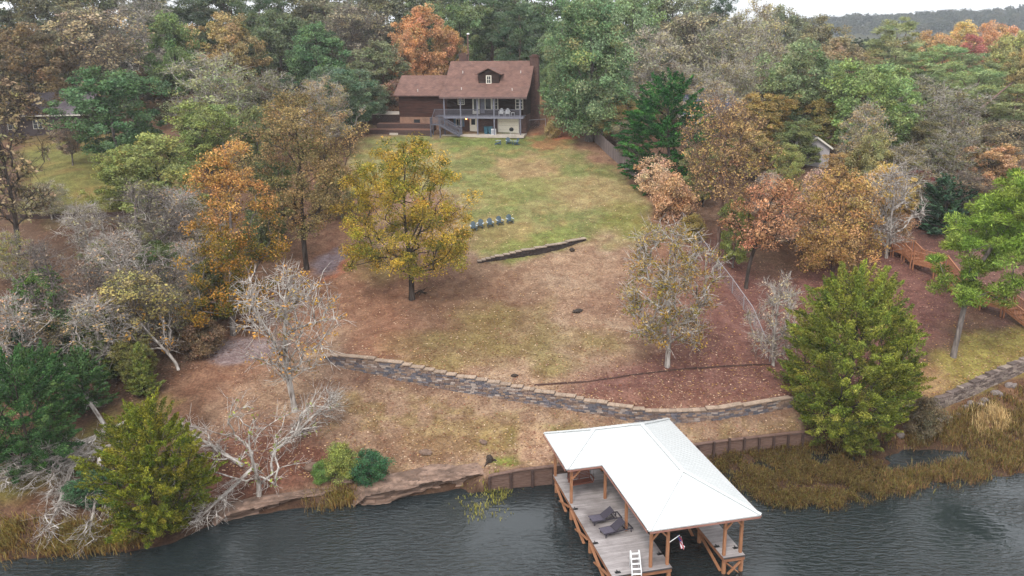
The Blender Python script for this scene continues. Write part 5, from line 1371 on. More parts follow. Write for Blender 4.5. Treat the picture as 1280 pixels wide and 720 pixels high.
for a, b in ((.0, .35), (-.02, 3.9), (-.02, 7.8), (-.02, 11.8), (3.3, 3.9), (3.3, 7.8), (3.3, 11.8), (1.7, 11.85), (6.75, 5.2), (6.75, 8.4), (6.75, 11.7), (7.82, 11.7), (7.82, 8.4), (7.82, 5.2)):
    MB().tube([(a, -b, -2.2), (a, -b, DT - .3)], .13, 9).build('piling', TIMB, dock, smooth=False)
for p, q in (((-.1, -.5, .7), (-.1, -3.7, -.25)), ((-.1, -4.1, .75), (-.1, -7.6, -.25)), ((-.1, -3.7, .75), (-.1, -.8, -.25)), ((-.1, -8.0, .75), (-.1, -11.6, -.25)), ((-.1, -7.6, .75), (-.1, -4.3, -.25)), ((-.1, -11.4, .75), (-.1, -8.2, -.2)),
             ((.1, -11.93, .75), (1.6, -11.93, -.2)), ((1.8, -11.93, .72), (3.2, -11.93, .1)), ((6.66, -5.4, .75), (6.66, -8.2, -.2)), ((6.66, -8.6, .7), (6.66, -11.5, .0)), ((6.85, -11.8, .7), (7.7, -11.8, -.1)), ((7.7, -11.84, .7), (6.85, -11.84, -.1))):
    MB().beam(p, q, .05, .17, up=(1, 0, 0) if abs(p[0] - q[0]) < .1 else (0, 1, 0)).build('brace', TIMB, dock)
# eave beams and knee braces
m = MB()
for p, q in (((-.02, .2), (-.02, 4.0)), ((-.02, 3.95), (2.2, 3.9)), ((2.25, 3.8), (2.25, 11.75)), ((2.3, 11.72), (8.3, 11.72)), ((8.25, -.8), (8.25, 11.65)), ((0, -.8), (8.2, -.8)), ((-.02, -.75), (-.02, .15))):
    m.beam((p[0], -p[1], EAVE - .13), (q[0], -q[1], EAVE - .13), .1, .22)
m.build('eave_beam', BEAMW, dock)
for p, q in (((-.02, 3.95), (.55, 3.95)), ((2.25, 11.72), (2.8, 11.72)), ((3.25, 11.72), (2.7, 11.72)), ((6.75, 11.72), (7.25, 11.72)), ((7.8, 11.72), (7.3, 11.72)), ((-.02, .2), (-.02, .8)), ((2.25, 3.9), (2.25, 4.5))):
    MB().beam((p[0], -p[1], EAVE - .85), (q[0], -q[1], EAVE - .25), .08, .1, up=(0, 1, 0) if p[1] == q[1] else (1, 0, 0)).build('knee_brace', TIMB, dock)
# hip roof over slip and finger with a wing over the swing
K_ = .448
rv = {'LB': (-.45, -1.2, 0), 'BR': (8.65, -1.2, 0), 'FR': (8.65, 12.1, 0), 'FL': (1.9, 12.1, 0), 'IC': (1.9, 4.15, 0), 'LF': (-.45, 4.15, 0)}
hw = (4.15 + 1.2) / 2; mw = (8.65 - 1.9) / 2
rv['W0'] = (-.45 + hw, -1.2 + hw, hw * K_); rv['W1'] = (1.9 + hw, -1.2 + hw, hw * K_)
rv['R1'] = (1.9 + mw, -1.2 + mw, mw * K_); rv['R2'] = (1.9 + mw, 12.1 - mw, mw * K_)
RP = {k: Vector((v[0], -v[1], EAVE + .02 + v[2])) for k, v in rv.items()}
m = MB()
FACES = (('LB', 'BR', 'R1', 'W1', 'W0'), ('BR', 'FR', 'R2', 'R1'), ('FR', 'FL', 'R2'), ('FL', 'IC', 'W1', 'R1', 'R2'), ('IC', 'LF', 'W0', 'W1'), ('LF', 'LB', 'W0'))
ks = list(RP); m.add([RP[k] for k in ks] + [RP[k] - Vector((0, 0, .07)) for k in ks],
      [tuple(ks.index(k) for k in f) for f in FACES] + [tuple(len(ks) + ks.index(k) for k in reversed(f)) for f in FACES] +
      [(ks.index(a), ks.index(b), len(ks) + ks.index(b), len(ks) + ks.index(a)) for a, b in (('LB', 'BR'), ('BR', 'FR'), ('FR', 'FL'), ('FL', 'IC'), ('IC', 'LF'), ('LF', 'LB'))])
roof = m.build('roof', ROOFW, dock)
m = MB()   # standing seams up every slope
def seams(poly, along, step=.42):
    P = [RP[k] for k in poly]; nrm = (P[1] - P[0]).cross(P[2] - P[0]).normalized()
    if nrm.z < 0: nrm = -nrm
    e = (P[1] - P[0]).normalized(); up = nrm.cross(e); 
    if up.z < 0: up = -up
    L = [((p - P[0]).dot(e), (p - P[0]).dot(up)) for p in P]
    x0, x1 = min(l[0] for l in L), max(l[0] for l in L); x = x0 + .21
    while x < x1:
        ys = []
        for i in range(len(L)):
            a, b = L[i], L[(i + 1) % len(L)]
            if (a[0] - x) * (b[0] - x) < 0: ys.append(a[1] + (b[1] - a[1]) * (x - a[0]) / (b[0] - a[0]))
        ys.sort()
        for i in range(0, len(ys) - 1, 2):
            if ys[i + 1] - ys[i] > .1: m.beam(P[0] + e * x + up * ys[i] + nrm * .008, P[0] + e * x + up * ys[i + 1] + nrm * .008, .028, .022, up=nrm)
        x += step
for f in FACES: seams(f, 0)
m.build('seam', ROOFW, roof)
m = MB()
for a, b in (('LB', 'W0'), ('LF', 'W0'), ('W0', 'W1'), ('W1', 'R1'), ('R1', 'R2'), ('R1', 'BR'), ('R2', 'FR'), ('R2', 'FL')):
    m.beam(RP[a] + Vector((0, 0, .03)), RP[b] + Vector((0, 0, .03)), .24, .03)
m.build('ridge_cap', ROOFW, roof)
m = MB()
for a, b in (('LB', 'BR'), ('BR', 'FR'), ('FR', 'FL'), ('FL', 'IC'), ('IC', 'LF'), ('LF', 'LB')):
    d = (RP[b] - RP[a]).normalized(); n_ = Vector((d.y, -d.x, 0))
    m.beam(RP[a] - Vector((0, 0, .12)) - n_ * .06 + d * .05, RP[b] - Vector((0, 0, .12)) - n_ * .06 - d * .05, .03, .1)
m.build('fascia', pmat('fascia_board', S(150, 104, 92), S(170, 124, 110), rough=.7, bump=.1), dock)
# cleats along the deck edge
for a, b in ((.02, 4.6), (.02, 8.6), (.3, 11.7), (3.25, 10.6), (6.75, 10.7), (7.75, 11.1)):
    m = MB(); m.box(a - .16, a + .16, -b - .09, -b + .09, DT + .006, DT + .03); m.beam((a - .03, -b - .13, DT + .09), (a - .03, -b + .13, DT + .09), .04, .035); m.box(a - .05, a - .01, -b - .05, -b + .05, DT + .03, DT + .08)
    m.build('cleat', BLACKP, dock)

# swing bench hanging under the wing roof
REDW = pmat('reddish_wood', S(116, 70, 58), S(146, 92, 76), scale=3, stretch=(.6, 5, 5), rough=.7, bump=.2)
sw = thing('porch_swing', 'reddish wooden swing bench hanging from the dock roof', 'swing', dw(1.15, 1.9, DT + .45), DA + math.radians(4))
m = MB()
for k in range(5): m.box(-.78, .78, -.42 + k * .11, -.33 + k * .11, 0, .03)
m.build('seat', REDW, sw)
m = MB()
for k in range(6): m.box(-.78, .78, .12 + k * .022, .14 + k * .022, .09 + k * .095, .165 + k * .095)
m.box(-.03, .03, .1, .12, .03, .6)
for x in (-.76, .7): m.beam((x + .03, .11, .0), (x + .03, .24, .62), .06, .03)
m.build('backrest', REDW, sw)
for s in (-1, 1):
    m = MB(); m.box(s * .82 - .05, s * .82 + .05, -.45, .15, .24, .27); m.box(s * .82 - .03, s * .82 + .03, -.4, -.34, .0, .24); m.build('armrest', REDW, sw)
    for y in (-.38, .14):
        MB().tube([(s * .82, y, .24), (s * .82, -.05, 2.0)], .012, 5).build('chain', BLACKP, sw)
m = MB(); m.box(-.8, .8, -.43, -.4, -.08, -.004); m.box(-.8, .8, .08, .11, -.08, -.004); m.build('frame', REDW, sw)

# two wicker loungers
WICK = pmat('dark_wicker', S(50, 46, 54), S(76, 70, 82), scale=30, rough=.7, bump=.4, bdist=.01)
CUSH = pmat('charcoal_cushion', S(84, 80, 92), S(104, 98, 112), scale=8, rough=.9, bump=.1)
def lounger(label, a, b, rz, group):
    t = thing('sun_lounger', label, 'lounger', dw(a, b, DT), DA + rz, group)
    m = MB(); m.slab([(-1.0, -.33, .34), (-.25, -.33, .31), (-.25, .33, .31), (-1.0, .33, .34)], .08); m.build('seat', CUSH, t, bevel=.03)
    m = MB(); m.slab([(-.24, -.33, .33), (.42, -.33, .78), (.42, .33, .78), (-.24, .33, .33)], .07); m.build('backrest', WICK, t, bevel=.02)
    m = MB()
    for s in (-1, 1):
        m.beam((-1.0, s * .35, .28), (.95, s * .35, .24), .05, .06)
        m.beam((.3, s * .33, .68), (.62, s * .33, .27), .03, .03)
    m.beam((.93, -.35, .24), (.93, .35, .24), .05, .05); m.beam((.45, -.33, .25), (.45, .33, .25), .05, .05)
    m.build('frame', WICK, t)
    for x in (-.85, .8):
        for s in (-1, 1): MB().beam((x, s * .34, .27), (x * 1.04, s * .34, 0), .05, .05).build('leg', WICK, t)
    return t
lo = lounger('dark wicker lounger on the dock, the one nearer the swing', 1.42, 6.35, math.radians(4), 'wicker loungers on the dock')
l2 = copy_tree(lo); l2.location = dw(1.62, 7.75, DT); l2.rotation_euler.z = DA + math.radians(9)
l2['label'] = 'dark wicker lounger on the dock, the one nearer the white ladder'
# white swim ladder
WHT = pmat('white_paint', (.75, .75, .75), (.8, .8, .8), rough=.4, bump=0)
ld = thing('swim_ladder', 'white swim ladder standing up at the outer edge of the dock', 'ladder', dw(1.35, 11.5, DT), DA + math.radians(-8))
for s in (-1, 1): MB().tube([(s * .27, -.72, -.9), (s * .26, -.6, .15), (s * .24, -.1, 1.05), (s * .24, .02, 1.1), (s * .24, .06, 1.02), (s * .25, .03, .01)], .035, 6).build('rail', WHT, ld, smooth=True)
for k in range(5):
    z = .05 + k * .24; y = -.62 + (z - .15) * .55
    MB().box(-.24, .24, y - .06, y + .06, z - .015, z + .015).build('step', WHT, ld)
# flag on an angled white pole fixed to the front post
fl = thing('flag', 'drooping red, white and blue flag on a short white pole at the dock post', 'flag', dw(3.33, 11.7, 2.55), DA)
MB().tube([(0, 0, 0), (.55, -.1, .42)], .022, 6).build('pole', WHT, fl)
RED, BLU = pmat('flag_red', S(196, 70, 80), bump=0, rough=.9), pmat('flag_blue', S(66, 80, 150), bump=0, rough=.9)
FW = pmat('flag_white', (.72, .72, .75), bump=0, rough=.9)
fm = [MB(), MB(), MB()]
for k in range(6):         # hanging folds: canton above, stripes below
    for j in range(9):
        u0, u1 = j / 9, (j + 1) / 9
        def q(u, w): return Vector((.5 + .30 * u + .07 * math.sin(w * 9 + u * 4) * (.4 + u) + (w - .5) * .2, -.1 + .1 * math.sin(w * 12 + u * 3) , .36 - .82 * u + .05 * math.sin(w * 7)))
        w0, w1 = k / 6, (k + 1) / 6
        t = fm[1] if u1 < .5 and k < 4 else (fm[0] if k % 2 == 0 else fm[2])
        A, B, C_, D_ = q(u0, w0), q(u0, w1), q(u1, w1), q(u1, w0); o = Vector((0, .008, 0))
        t.hexa([A, B, B + o, A + o, D_, C_, C_ + o, D_ + o])
fm[0].build('red_stripes', RED, fl); fm[1].build('blue_canton', BLU, fl); fm[2].build('white_stripes', FW, fl)

# ------------------------------------------------------------------ the log house
HX0, HY0, HZ0 = -3.75, 123.3, None
HA = math.radians(-11)
HZ0 = zg(HX0, HY0 + 1.0)
house = thing('log_house', 'dark brown log house with a reddish shingle roof, dormer and two-storey porch', 'house', (HX0, HY0, HZ0), HA)
def hw_(x, y, z=0.0):
    c, s = math.cos(HA), math.sin(HA); return Vector((HX0 + x * c - y * s, HY0 + x * s + y * c, HZ0 + z))
def logmat(name, c1, c2, course=.22):
    m, nt, b = newmat(name); L = nt.links
    tc = N(nt, 'ShaderNodeTexCoord'); sx = N(nt, 'ShaderNodeSeparateXYZ'); L.new(tc.outputs['Object'], sx.inputs[0])
    dv = N(nt, 'ShaderNodeMath', operation='DIVIDE'); dv.inputs[1].default_value = course; L.new(sx.outputs['Z'], dv.inputs[0])
    fr = N(nt, 'ShaderNodeMath', operation='FRACT'); L.new(dv.outputs[0], fr.inputs[0]); fl_ = N(nt, 'ShaderNodeMath', operation='FLOOR'); L.new(dv.outputs[0], fl_.inputs[0])
    pk = N(nt, 'ShaderNodeMath', operation='PINGPONG'); pk.inputs[1].default_value = .5; L.new(fr.outputs[0], pk.inputs[0])
    mp = N(nt, 'ShaderNodeMapping'); mp.inputs['Scale'].default_value = (.5, .5, 6); L.new(tc.outputs['Object'], mp.inputs[0])
    nz = N(nt, 'ShaderNodeTexNoise'); nz.inputs['Scale'].default_value = 1.5; nz.inputs['Detail'].default_value = 7; L.new(mp.outputs[0], nz.inputs[0])
    rp = N(nt, 'ShaderNodeValToRGB'); rp.color_ramp.elements[0].position = .3; rp.color_ramp.elements[1].position = .7; rp.color_ramp.elements[0].color = (*c1, 1); rp.color_ramp.elements[1].color = (*c2, 1)
    L.new(nz.outputs['Fac'], rp.inputs[0]); L.new(rp.outputs[0], b.inputs['Base Color']); b.inputs['Roughness'].default_value = .85; b.inputs['Specular IOR Level'].default_value = .15
    bp = N(nt, 'ShaderNodeBump'); bp.inputs['Strength'].default_value = .8; bp.inputs['Distance'].default_value = .06; L.new(pk.outputs[0], bp.inputs['Height']); L.new(bp.outputs[0], b.inputs['Normal'])
    return m
LOG = logmat('log_siding', S(42, 32, 30), S(70, 52, 46)); LOGR = logmat('plank_siding', S(52, 36, 32), S(88, 58, 50))
BRICK = brickmat('brick', S(88, 62, 58), S(112, 82, 74), S(104, 92, 88), .22, .075, .008)
BRICKT = brickmat('tan_brick', S(146, 110, 92), S(164, 126, 104), S(156, 138, 124), .22, .075, .008)
SHING = brickmat('shingle', S(118, 90, 82), S(136, 104, 94), S(96, 74, 70), .35, .16, .012, swap='roof')
BLUEG = pmat('blue_grey_paint', S(112, 112, 126), S(134, 134, 146), scale=4, rough=.7, bump=.05)
GREYR = pmat('weathered_rail', S(88, 88, 100), S(114, 112, 122), scale=4, rough=.8, bump=.1)
CREAM = pmat('cream_door', S(238, 230, 210, .95), S(244, 236, 218, .95), scale=2, rough=.5, bump=0)
TRIM = pmat('cream_trim', S(226, 220, 206, .8), rough=.5, bump=0)
BLUES = pmat('blue_shutter', S(88, 116, 146), S(100, 130, 160), rough=.6, bump=.05)
CONC = pmat('concrete', S(184, 172, 160), S(206, 194, 182), scale=2, rough=.9, bump=.1)
def glass():
    m, nt, b = newmat('window_glass'); b.inputs['Base Color'].default_value = (.03, .034, .04, 1); b.inputs['Roughness'].default_value = .05; b.inputs['Specular IOR Level'].default_value = .6; return m
GLASS = glass()
# main body: lower brick storey, upper log storey, gables
WY0, WY1, X0, X1 = 2.0, 10.6, -5.35, 5.75
EZ, RZ, BZ = 5.15, 9.55, 6.3     # porch eave, ridge, break between porch and main roof
RY = 6.4
MB().box(X0, X1, WY0, WY1, -.6, 2.5).build('lower_wall', BRICK, house)
m = MB(); sl = (RZ - BZ) / (RY - 2.3)
prof = [(WY0, 2.505), (WY1, 2.505), (WY1, BZ - .5), (RY, RZ - .28), (WY0, BZ - .5)]
m.add([(X0 - .02, y, z) for y, z in prof] + [(X1 + .02, y, z) for y, z in prof], [(0, 1, 2, 3, 4), (9, 8, 7, 6, 5)] + [(i, (i + 1) % 5, 5 + (i + 1) % 5, 5 + i) for i in range(5)])
m.build('upper_wall', LOG, house)
def roof_strip(pts, x0, x1, t, name, mat, parent, skew=0.0):   # profile (y, z) extruded along x
    m = MB(); n = len(pts)
    up = [(x0 + skew * k, y, z) for k, (y, z) in enumerate(pts)] + [(x1 - skew * k, y, z) for k, (y, z) in enumerate(pts)]
    lo_ = [(a, b, c - t) for a, b, c in up]
    vs = up + lo_; f = []
    for i in range(n - 1):
        f.append((i, i + 1, n + i + 1, n + i)); f.append((2 * n + i, 3 * n + i, 3 * n + i + 1, 2 * n + i + 1))
    for s in (0, n):
        for i in range(n - 1): f.append((s + i, s + i + 1, 2 * n + s + i + 1, 2 * n + s + i))
    f.append((0, n, 3 * n, 2 * n)); f.append((n - 1, 2 * n - 1, 4 * n - 1, 3 * n - 1))
    m.add(vs, f); return m.build(name, mat, parent)
roofh = roof_strip([(-.45, EZ), (2.2, BZ), (RY, RZ), (WY1 + .5, BZ - .3)], X0 - .45, X1 + .5, .16, 'roof', SHING, house)
m = MB(); m.box(X0 - .47, X1 + .52, -.50, -.455, EZ - .26, EZ - .01); m.build('gutter', pmat('brown_gutter', S(104, 84, 82), bump=0), house)
# wing to the left
WX0 = -12.3
MB().box(WX0, X0 - .03, 2.1, 9.2, -.6, 2.2).build('foundation', BRICKT, house)
m = MB(); prof = [(2.05, 2.205), (9.25, 2.205), (9.25, 5.2), (5.65, 7.35), (2.05, 5.2)]
m.add([(WX0 - .05, y, z) for y, z in prof] + [(X0 - .02, y, z) for y, z in prof], [(0, 1, 2, 3, 4), (9, 8, 7, 6, 5)] + [(i, (i + 1) % 5, 5 + (i + 1) % 5, 5 + i) for i in range(5)])
m.build('wing_wall', LOGR, house)
roof_strip([(1.45, 5.15), (5.65, 7.65), (9.85, 5.15)], WX0 - .6, X0 - .0, .14, 'wing_roof', SHING, house)
def window(parent, x0, x1, z0, z1, y, cols=2, rows=2, fw=.09, shut=None, name='window'):
    w = MB(); w.box(x0 - fw, x1 + fw, y - .05, y + .02, z1, z1 + fw); w.box(x0 - fw, x1 + fw, y - .06, y + .02, z0 - fw, z0)
    w.box(x0 - fw, x0, y - .05, y + .02, z0, z1); w.box(x1, x1 + fw, y - .05, y + .02, z0, z1)
    for i in range(1, cols): xx = x0 + (x1 - x0) * i / cols; w.box(xx - .025, xx + .025, y - .04, y + .02, z0, z1)
    for j in range(1, rows):
        zz = z0 + (z1 - z0) * j / rows
        for i in range(cols): w.box(x0 + (x1 - x0) * i / cols + .026, x0 + (x1 - x0) * (i + 1) / cols - .026, y - .035, y + .02, zz - .02, zz + .02)
    f = w.build(name, TRIM, parent); MB().box(x0, x1, y - .012, y + .015, z0, z1).build('pane', GLASS, f)
    if shut:
        for s in (x0 - fw - .32, x1 + fw + .02):
            q = MB(); q.box(s, s + .3, y - .05, y + .01, z0 - .05, z1 + .05)
            for k in range(8): zz = z0 + (z1 - z0) * (k + .5) / 8; q.box(s + .04, s + .26, y - .062, y - .051, zz - .05, zz + .03)
            q.build('shutter', shut, f)
    return f
Y2 = WY0 - .024
window(house, -3.75, -2.95, 3.95, 4.75, Y2, 3, 3)
dr = MB(); dr.box(-1.75, -.75, Y2 - .05, Y2 + .02, 2.62, 4.85); dr = dr.build('glass_door', TRIM, house); MB().box(-1.55, -.95, Y2 - .062, Y2 - .052, 3.05, 4.65).build('pane', GLASS, dr)
MB().box(-.62, -.05, Y2 - .045, Y2 + .02, 2.75, 4.9).build('blue_panel', BLUEG, house)
window(house, .1, .85, 3.3, 4.7, Y2, 1, 1, .12); window(house, 1.08, 1.75, 3.3, 4.7, Y2, 2, 3, .12)
window(house, 4.35, 5.25, 3.35, 4.6, Y2, 2, 3)
window(house, -4.1, -3.35, .95, 1.9, Y2, 2, 1, .06, BLUES)['label'] = 'lower window with faded blue shutters'
d = MB(); d.box(-2.2, -1.2, Y2 - .05, Y2 + .02, .02, 2.15); d = d.build('door', CREAM, house); MB().box(-1.98, -1.42, Y2 - .065, Y2 - .053, 1.15, 1.95).build('pane', GLASS, d)
MB().tube([(-1.3, Y2 - .1, 1.0), (-1.3, Y2 - .05, 1.0)], .035, 6).build('handle', BLACKP, d)
g = MB()
for k in range(4): g.box(1.9, 4.6, Y2 - .045 - .004 * (k % 2), Y2 + .02, .04 + k * .53, .04 + (k + 1) * .53 - .02)
g = g.build('garage_door', CREAM, house)
m = MB(); m.box(1.75, 1.9, Y2 - .06, Y2 + .02, 0, 2.3); m.box(4.6, 4.75, Y2 - .06, Y2 + .02, 0, 2.3); m.box(1.9, 4.6, Y2 - .06, Y2 + .02, 2.16, 2.3); m.build('garage_frame', TRIM, g)
wf = window(house, -10.2, -9.45, .85, 1.75, 2.08, 1, 1, .07); wf.data.materials[0] = BLACKP
# wall lamp that is on
em, nt_, b_ = newmat('lit_bulb'); b_.inputs['Base Color'].default_value = (1, .5, .2, 1); b_.inputs['Emission Color'].default_value = (1, .42, .12, 1); b_.inputs['Emission Strength'].default_value = 9
lm = MB().box(-2.72, -2.6, Y2 - .12, Y2 + .0, 1.82, 1.9).build('wall_lamp', BLACKP, house)
m = MB(); m.lathe([(.04, 1.9), (.14, 2.0), (.15, 2.12), (.05, 2.2)], 10, (-2.66, Y2 - .16, 0)); m.build('bulb', em, lm, smooth=True)
# porch
PZ = 2.5
m = MB()
for k in range(15): m.box(X0 + .02 + k * .74, X0 + .02 + k * .74 + .73, -.15, 1.97, PZ - .06, PZ)
m.build('porch_floor', GREYR, house)
m = MB(); m.box(X0, X1 - .02, -.2, -.155, PZ - .3, PZ + .02); m.box(X0, X1 - .02, .9, .96, PZ - .26, PZ - .065); m.build('porch_beam', BLUEG, house)
PX = (-5.25, -2.95, -.62, 1.7, 5.3)
for x in PX: MB().box(x - .08, x + .08, -.14, .02, 0, EZ - .17 + .13).build('porch_post', BLUEG, house)
MB().box(X0, X1 - .02, -.1, .0, EZ - .28, EZ - .14 + .06).build('porch_header', BLUEG, house)
m = MB()
for i in range(4):
    a, b = PX[i] + .085, PX[i + 1] - .085
    m.box(a, b, -.09, -.03, PZ + .88, PZ + .95); m.box(a, b, -.085, -.035, PZ + .08, PZ + .14)
    n = int((b - a) / .14)
    for k in range(n): x = a + (k + .5) * (b - a) / n; m.box(x - .022, x + .022, -.08, -.04, PZ + .14, PZ + .88)
m.build('railing', GREYR, house)
MB().box(X0 - .2, X1 + .1, -.6, WY0 - .03, -.3, .03).build('patio_slab', CONC, house)
# outside stair: deck level, landing, ground
m = MB()
m.box(-6.6, X0 - .02, -.1, 1.9, PZ - .08, PZ - .01)
m.box(-6.9, -5.5, -1.5, -.25, 1.42, 1.5)
for k in range(4): m.box(-6.7, -5.6, -.24 + k * .0 - .0 + k * .03, -.06 + k * .03, 1.6 + k * .22, 1.65 + k * .22)
for k in range(7): m.box(-5.45 + k * .36, -5.1 + k * .36, -1.45, -.35, 1.25 - k * .2, 1.3 - k * .2)
m.beam((-5.5, -1.47, 1.4), (-2.85, -1.47, .0), .06, .26); m.beam((-5.5, -.33, 1.4), (-2.85, -.33, .0), .06, .26)
st = m.build('porch_stair', GREYR, house)
m = MB()
for y in (-1.5, -.3): 
    m.beam((-5.5, y, 2.4), (-2.8, y, .95), .07, .09)
    for k in range(16): t = k / 15; m.beam((-5.45 + 2.6 * t, y, 1.42 - 1.4 * t), (-5.45 + 2.6 * t, y, 2.38 - 1.4 * t), .045, .045)
    m.box(-2.86, -2.74, y - .05, y + .05, 0, 1.05)
m.box(-6.95, -5.5, -1.53, -1.47, 2.35, 2.43); m.box(-6.95, -6.89, -1.46, -.2, 2.35, 2.43)
for k in range(9): m.box(-6.93 + k * .17, -6.89 + k * .17, -1.52, -1.48, 1.5, 2.35)
for k in range(8): m.box(-6.94, -6.9, -1.4 + k * .16, -1.36 + k * .16, 1.5, 2.35)
m.beam((-6.92, -.2, 2.42), (-6.62, .0, PZ + .95), .06, .08); m.box(-6.62, X0 - .1, -.1, -.04, PZ + .88, PZ + .95)
for k in range(8): m.box(-6.6 + k * .16, -6.56 + k * .16, -.09, -.05, PZ - .02, PZ + .88)
m.build('stair_railing', GREYR, st)
for x, y in ((-6.85, -1.45), (-6.85, -.3), (-5.55, -1.45), (-6.5, 1.7)): MB().box(x - .07, x + .07, y - .07, y + .07, -.3, 1.42 if y < 1 else PZ - .09).build('stair_post', GREYR, house)
# dormer
dm = MB(); prof = [(-1.45, 6.4), (1.45, 6.4), (1.45, 7.95), (0, 8.62), (-1.45, 7.95)]; cx = .45
dm.add([(cx + x, 2.75, z) for x, z in prof] + [(cx + x, 5.6, z) for x, z in prof], [(4, 3, 2, 1, 0), (5, 6, 7, 8, 9)] + [(i, (i + 1) % 5, 5 + (i + 1) % 5, 5 + i) for i in range(5)])
dm = dm.build('dormer', LOG, house)
m = MB()
for s in (-1, 1):
    m.slab([(cx, 2.45, 8.78), (cx + s * 1.85, 2.45, 7.92), (cx + s * 1.85, 4.6 + .0, 7.92), (cx, 5.6, 8.78)], .1)
m.build('dormer_roof', SHING, dm)
window(dm, cx - .25, cx + .25, 6.75, 7.65, 2.726, 2, 2, .12)
# chimneys
for x, y, z0, z1, w in ((-4.3, 7.9, 7.5, 10.6, .55), (X1 + .55, 6.0, -.5, 10.4, .6)):
    m = MB(); m.box(x - w, x + w, y - .45, y + .45, z0, z1 - .35); m.box(x - w - .06, x + w + .06, y - .51, y + .51, z1 - .345, z1 - .18); m.box(x - w * .6, x + w * .6, y - .28, y + .28, z1 - .178, z1)
    m.build('chimney', BRICK, house)
m = MB()
for x, y in ((-3.6, 4.4), (4.6, 4.4), (-3.1, 1.4), (4.0, 1.2), (-9.6, 2.3)):
    z = (BZ + (y - 2.2) * (RZ - BZ) / (RY - 2.2)) if (y > 2.2 and x > -6) else (EZ + (y + .45) * (BZ - EZ) / 2.65 if x > -6 else 5.15 + (y - 1.45) * .595)
    m.tube([(x, y, z - .05), (x, y, z + .3)], .07, 7)
m.build('roof_vent', pmat('vent_metal', S(200, 190, 184), rough=.5, bump=0), house)

# terraced walls and lattice court left of the stair
TERR = pmat('terrace_timber', S(66, 50, 48), S(100, 78, 72), scale=3, stretch=(1, 1, 6), rough=.9, bump=.3)
tw = thing('terrace_wall', 'two-step dark timber terrace wall in front of the house wing', 'wall', hw_(-11.7, -.5), HA)
m = MB()
for k in range(5): m.box(-4.5, 4.6, -.5, -.3, -.35 + k * .2, -.16 + k * .2)
m.build('lower_wall', TERR, tw)
m = MB()
for k in range(3): m.box(-3.6, 4.6, 1.2, 1.4, .7 + k * .22, .91 + k * .22)
m.build('upper_wall', TERR, tw)
m = MB(); m.box(-4.48, 4.58, -.295, 1.195, -.3, .72); m.box(-3.58, 4.58, 1.405, 2.55, -.3, 1.35); m.build('planting_bed', pmat('bed_soil', S(110, 78, 64), S(138, 100, 84), scale=6, rough=.95, bump=.4), tw)
m = MB()
for k in range(4): m.box(-1.2 + k * .0, .0, -.95 + k * .2, -.55 + k * .2 - .01, -.3, -.1 + k * .2 - .003 * k)
m.build('steps', CONC, tw)
lc = thing('lattice_court', 'walled court with dark lattice front and pale concrete top left of the house wing', 'terrace', hw_(-14.4, 3.2), HA)
m = MB(); m.box(-2.4, 1.95, 0, 4, -.4, 2.35); m.build('wall', TERR, lc)
MB().box(-2.5, 2.0, -.1, 4.1, 2.352, 2.46).build('slab', CONC, lc)
m = MB()
for k in range(30):
    x = -2.35 + k * .15
    for s in (-1, 1):
        x2 = x + s * 1.3
        if -2.4 <= x2 <= 1.95: m.beam((x, -.03 - .02 * s, .95), (x2, -.03 - .02 * s, 2.25), .015, .05, up=(0, 1, 0))
m.build('lattice', pmat('lattice_wood', S(92, 72, 66), bump=.1), lc)

# things on and by the porch
def adirondack(label, pos, rz, mats, group):
    t = thing('adirondack_chair', label, 'chair', pos, rz, group)
    A, B = mats
    m = MB()
    for k in range(5): m.slab([(-.27, -.42 + k * .115, .36 - k * .03), (.27, -.42 + k * .115, .36 - k * .03), (.27, -.32 + k * .115, .333 - k * .03), (-.27, -.32 + k * .115, .333 - k * .03)], .025)
    m.build('seat', A, t)
    m = MB()
    for k in range(5):
        x = -.26 + k * .105; hgt = .98 - .05 * abs(k - 2) ** 1.4
        m.slab([(x, .13, .2), (x + .095, .13, .2), (x + .1 + (k - 2) * .012, .42, hgt), (x - .005 + (k - 2) * .012, .42, hgt)], .03)
    m.build('backrest', A, t)
    for s in (-1, 1):
        m = MB(); m.box(s * .35 - .075, s * .35 + .075, -.5, .3, .55, .58); m.build('armrest', B, t)
        MB().box(s * .31 - .03, s * .31 + .03, -.46, -.36, 0, .548).build('leg', A, t)
        MB().beam((s * .29, -.42, .3), (s * .29, .45, .03), .035, .12).build('leg', A, t)
    return t
ABL, ABL2 = pmat('slate_blue_plastic', S(60, 82, 98), S(72, 94, 110), scale=4, rough=.55, bump=.03), pmat('pale_blue_plastic', S(168, 180, 188), S(182, 192, 198), rough=.55, bump=.03)
WPL = pmat('white_plastic', (.68, .68, .7), (.75, .75, .76), rough=.5, bump=0)
row = [(592, 284.5, 'leftmost, half hidden by the lone maple'), (600.5, 281.5, 'second from the left'), (612.5, 280, 'third from the left'), (624.5, 277.5, 'fourth from the left'), (637, 275.5, 'rightmost')]
c0 = None
for px, py, w in row:
    p = Vector(ground(px, py + 3.2)); lab = 'blue lawn chair, %s in the row of five' % w
    if c0 is None:
        c0 = adirondack(lab, p, 0.15, (ABL, ABL2), 'blue garden chairs on the lawn'); c0.scale = (.9, .9, .9)
    else:
        c = copy_tree(c0); c.location = p; c['label'] = lab; c.rotation_euler.z = .1 + .22 * math.sin(px * 3)
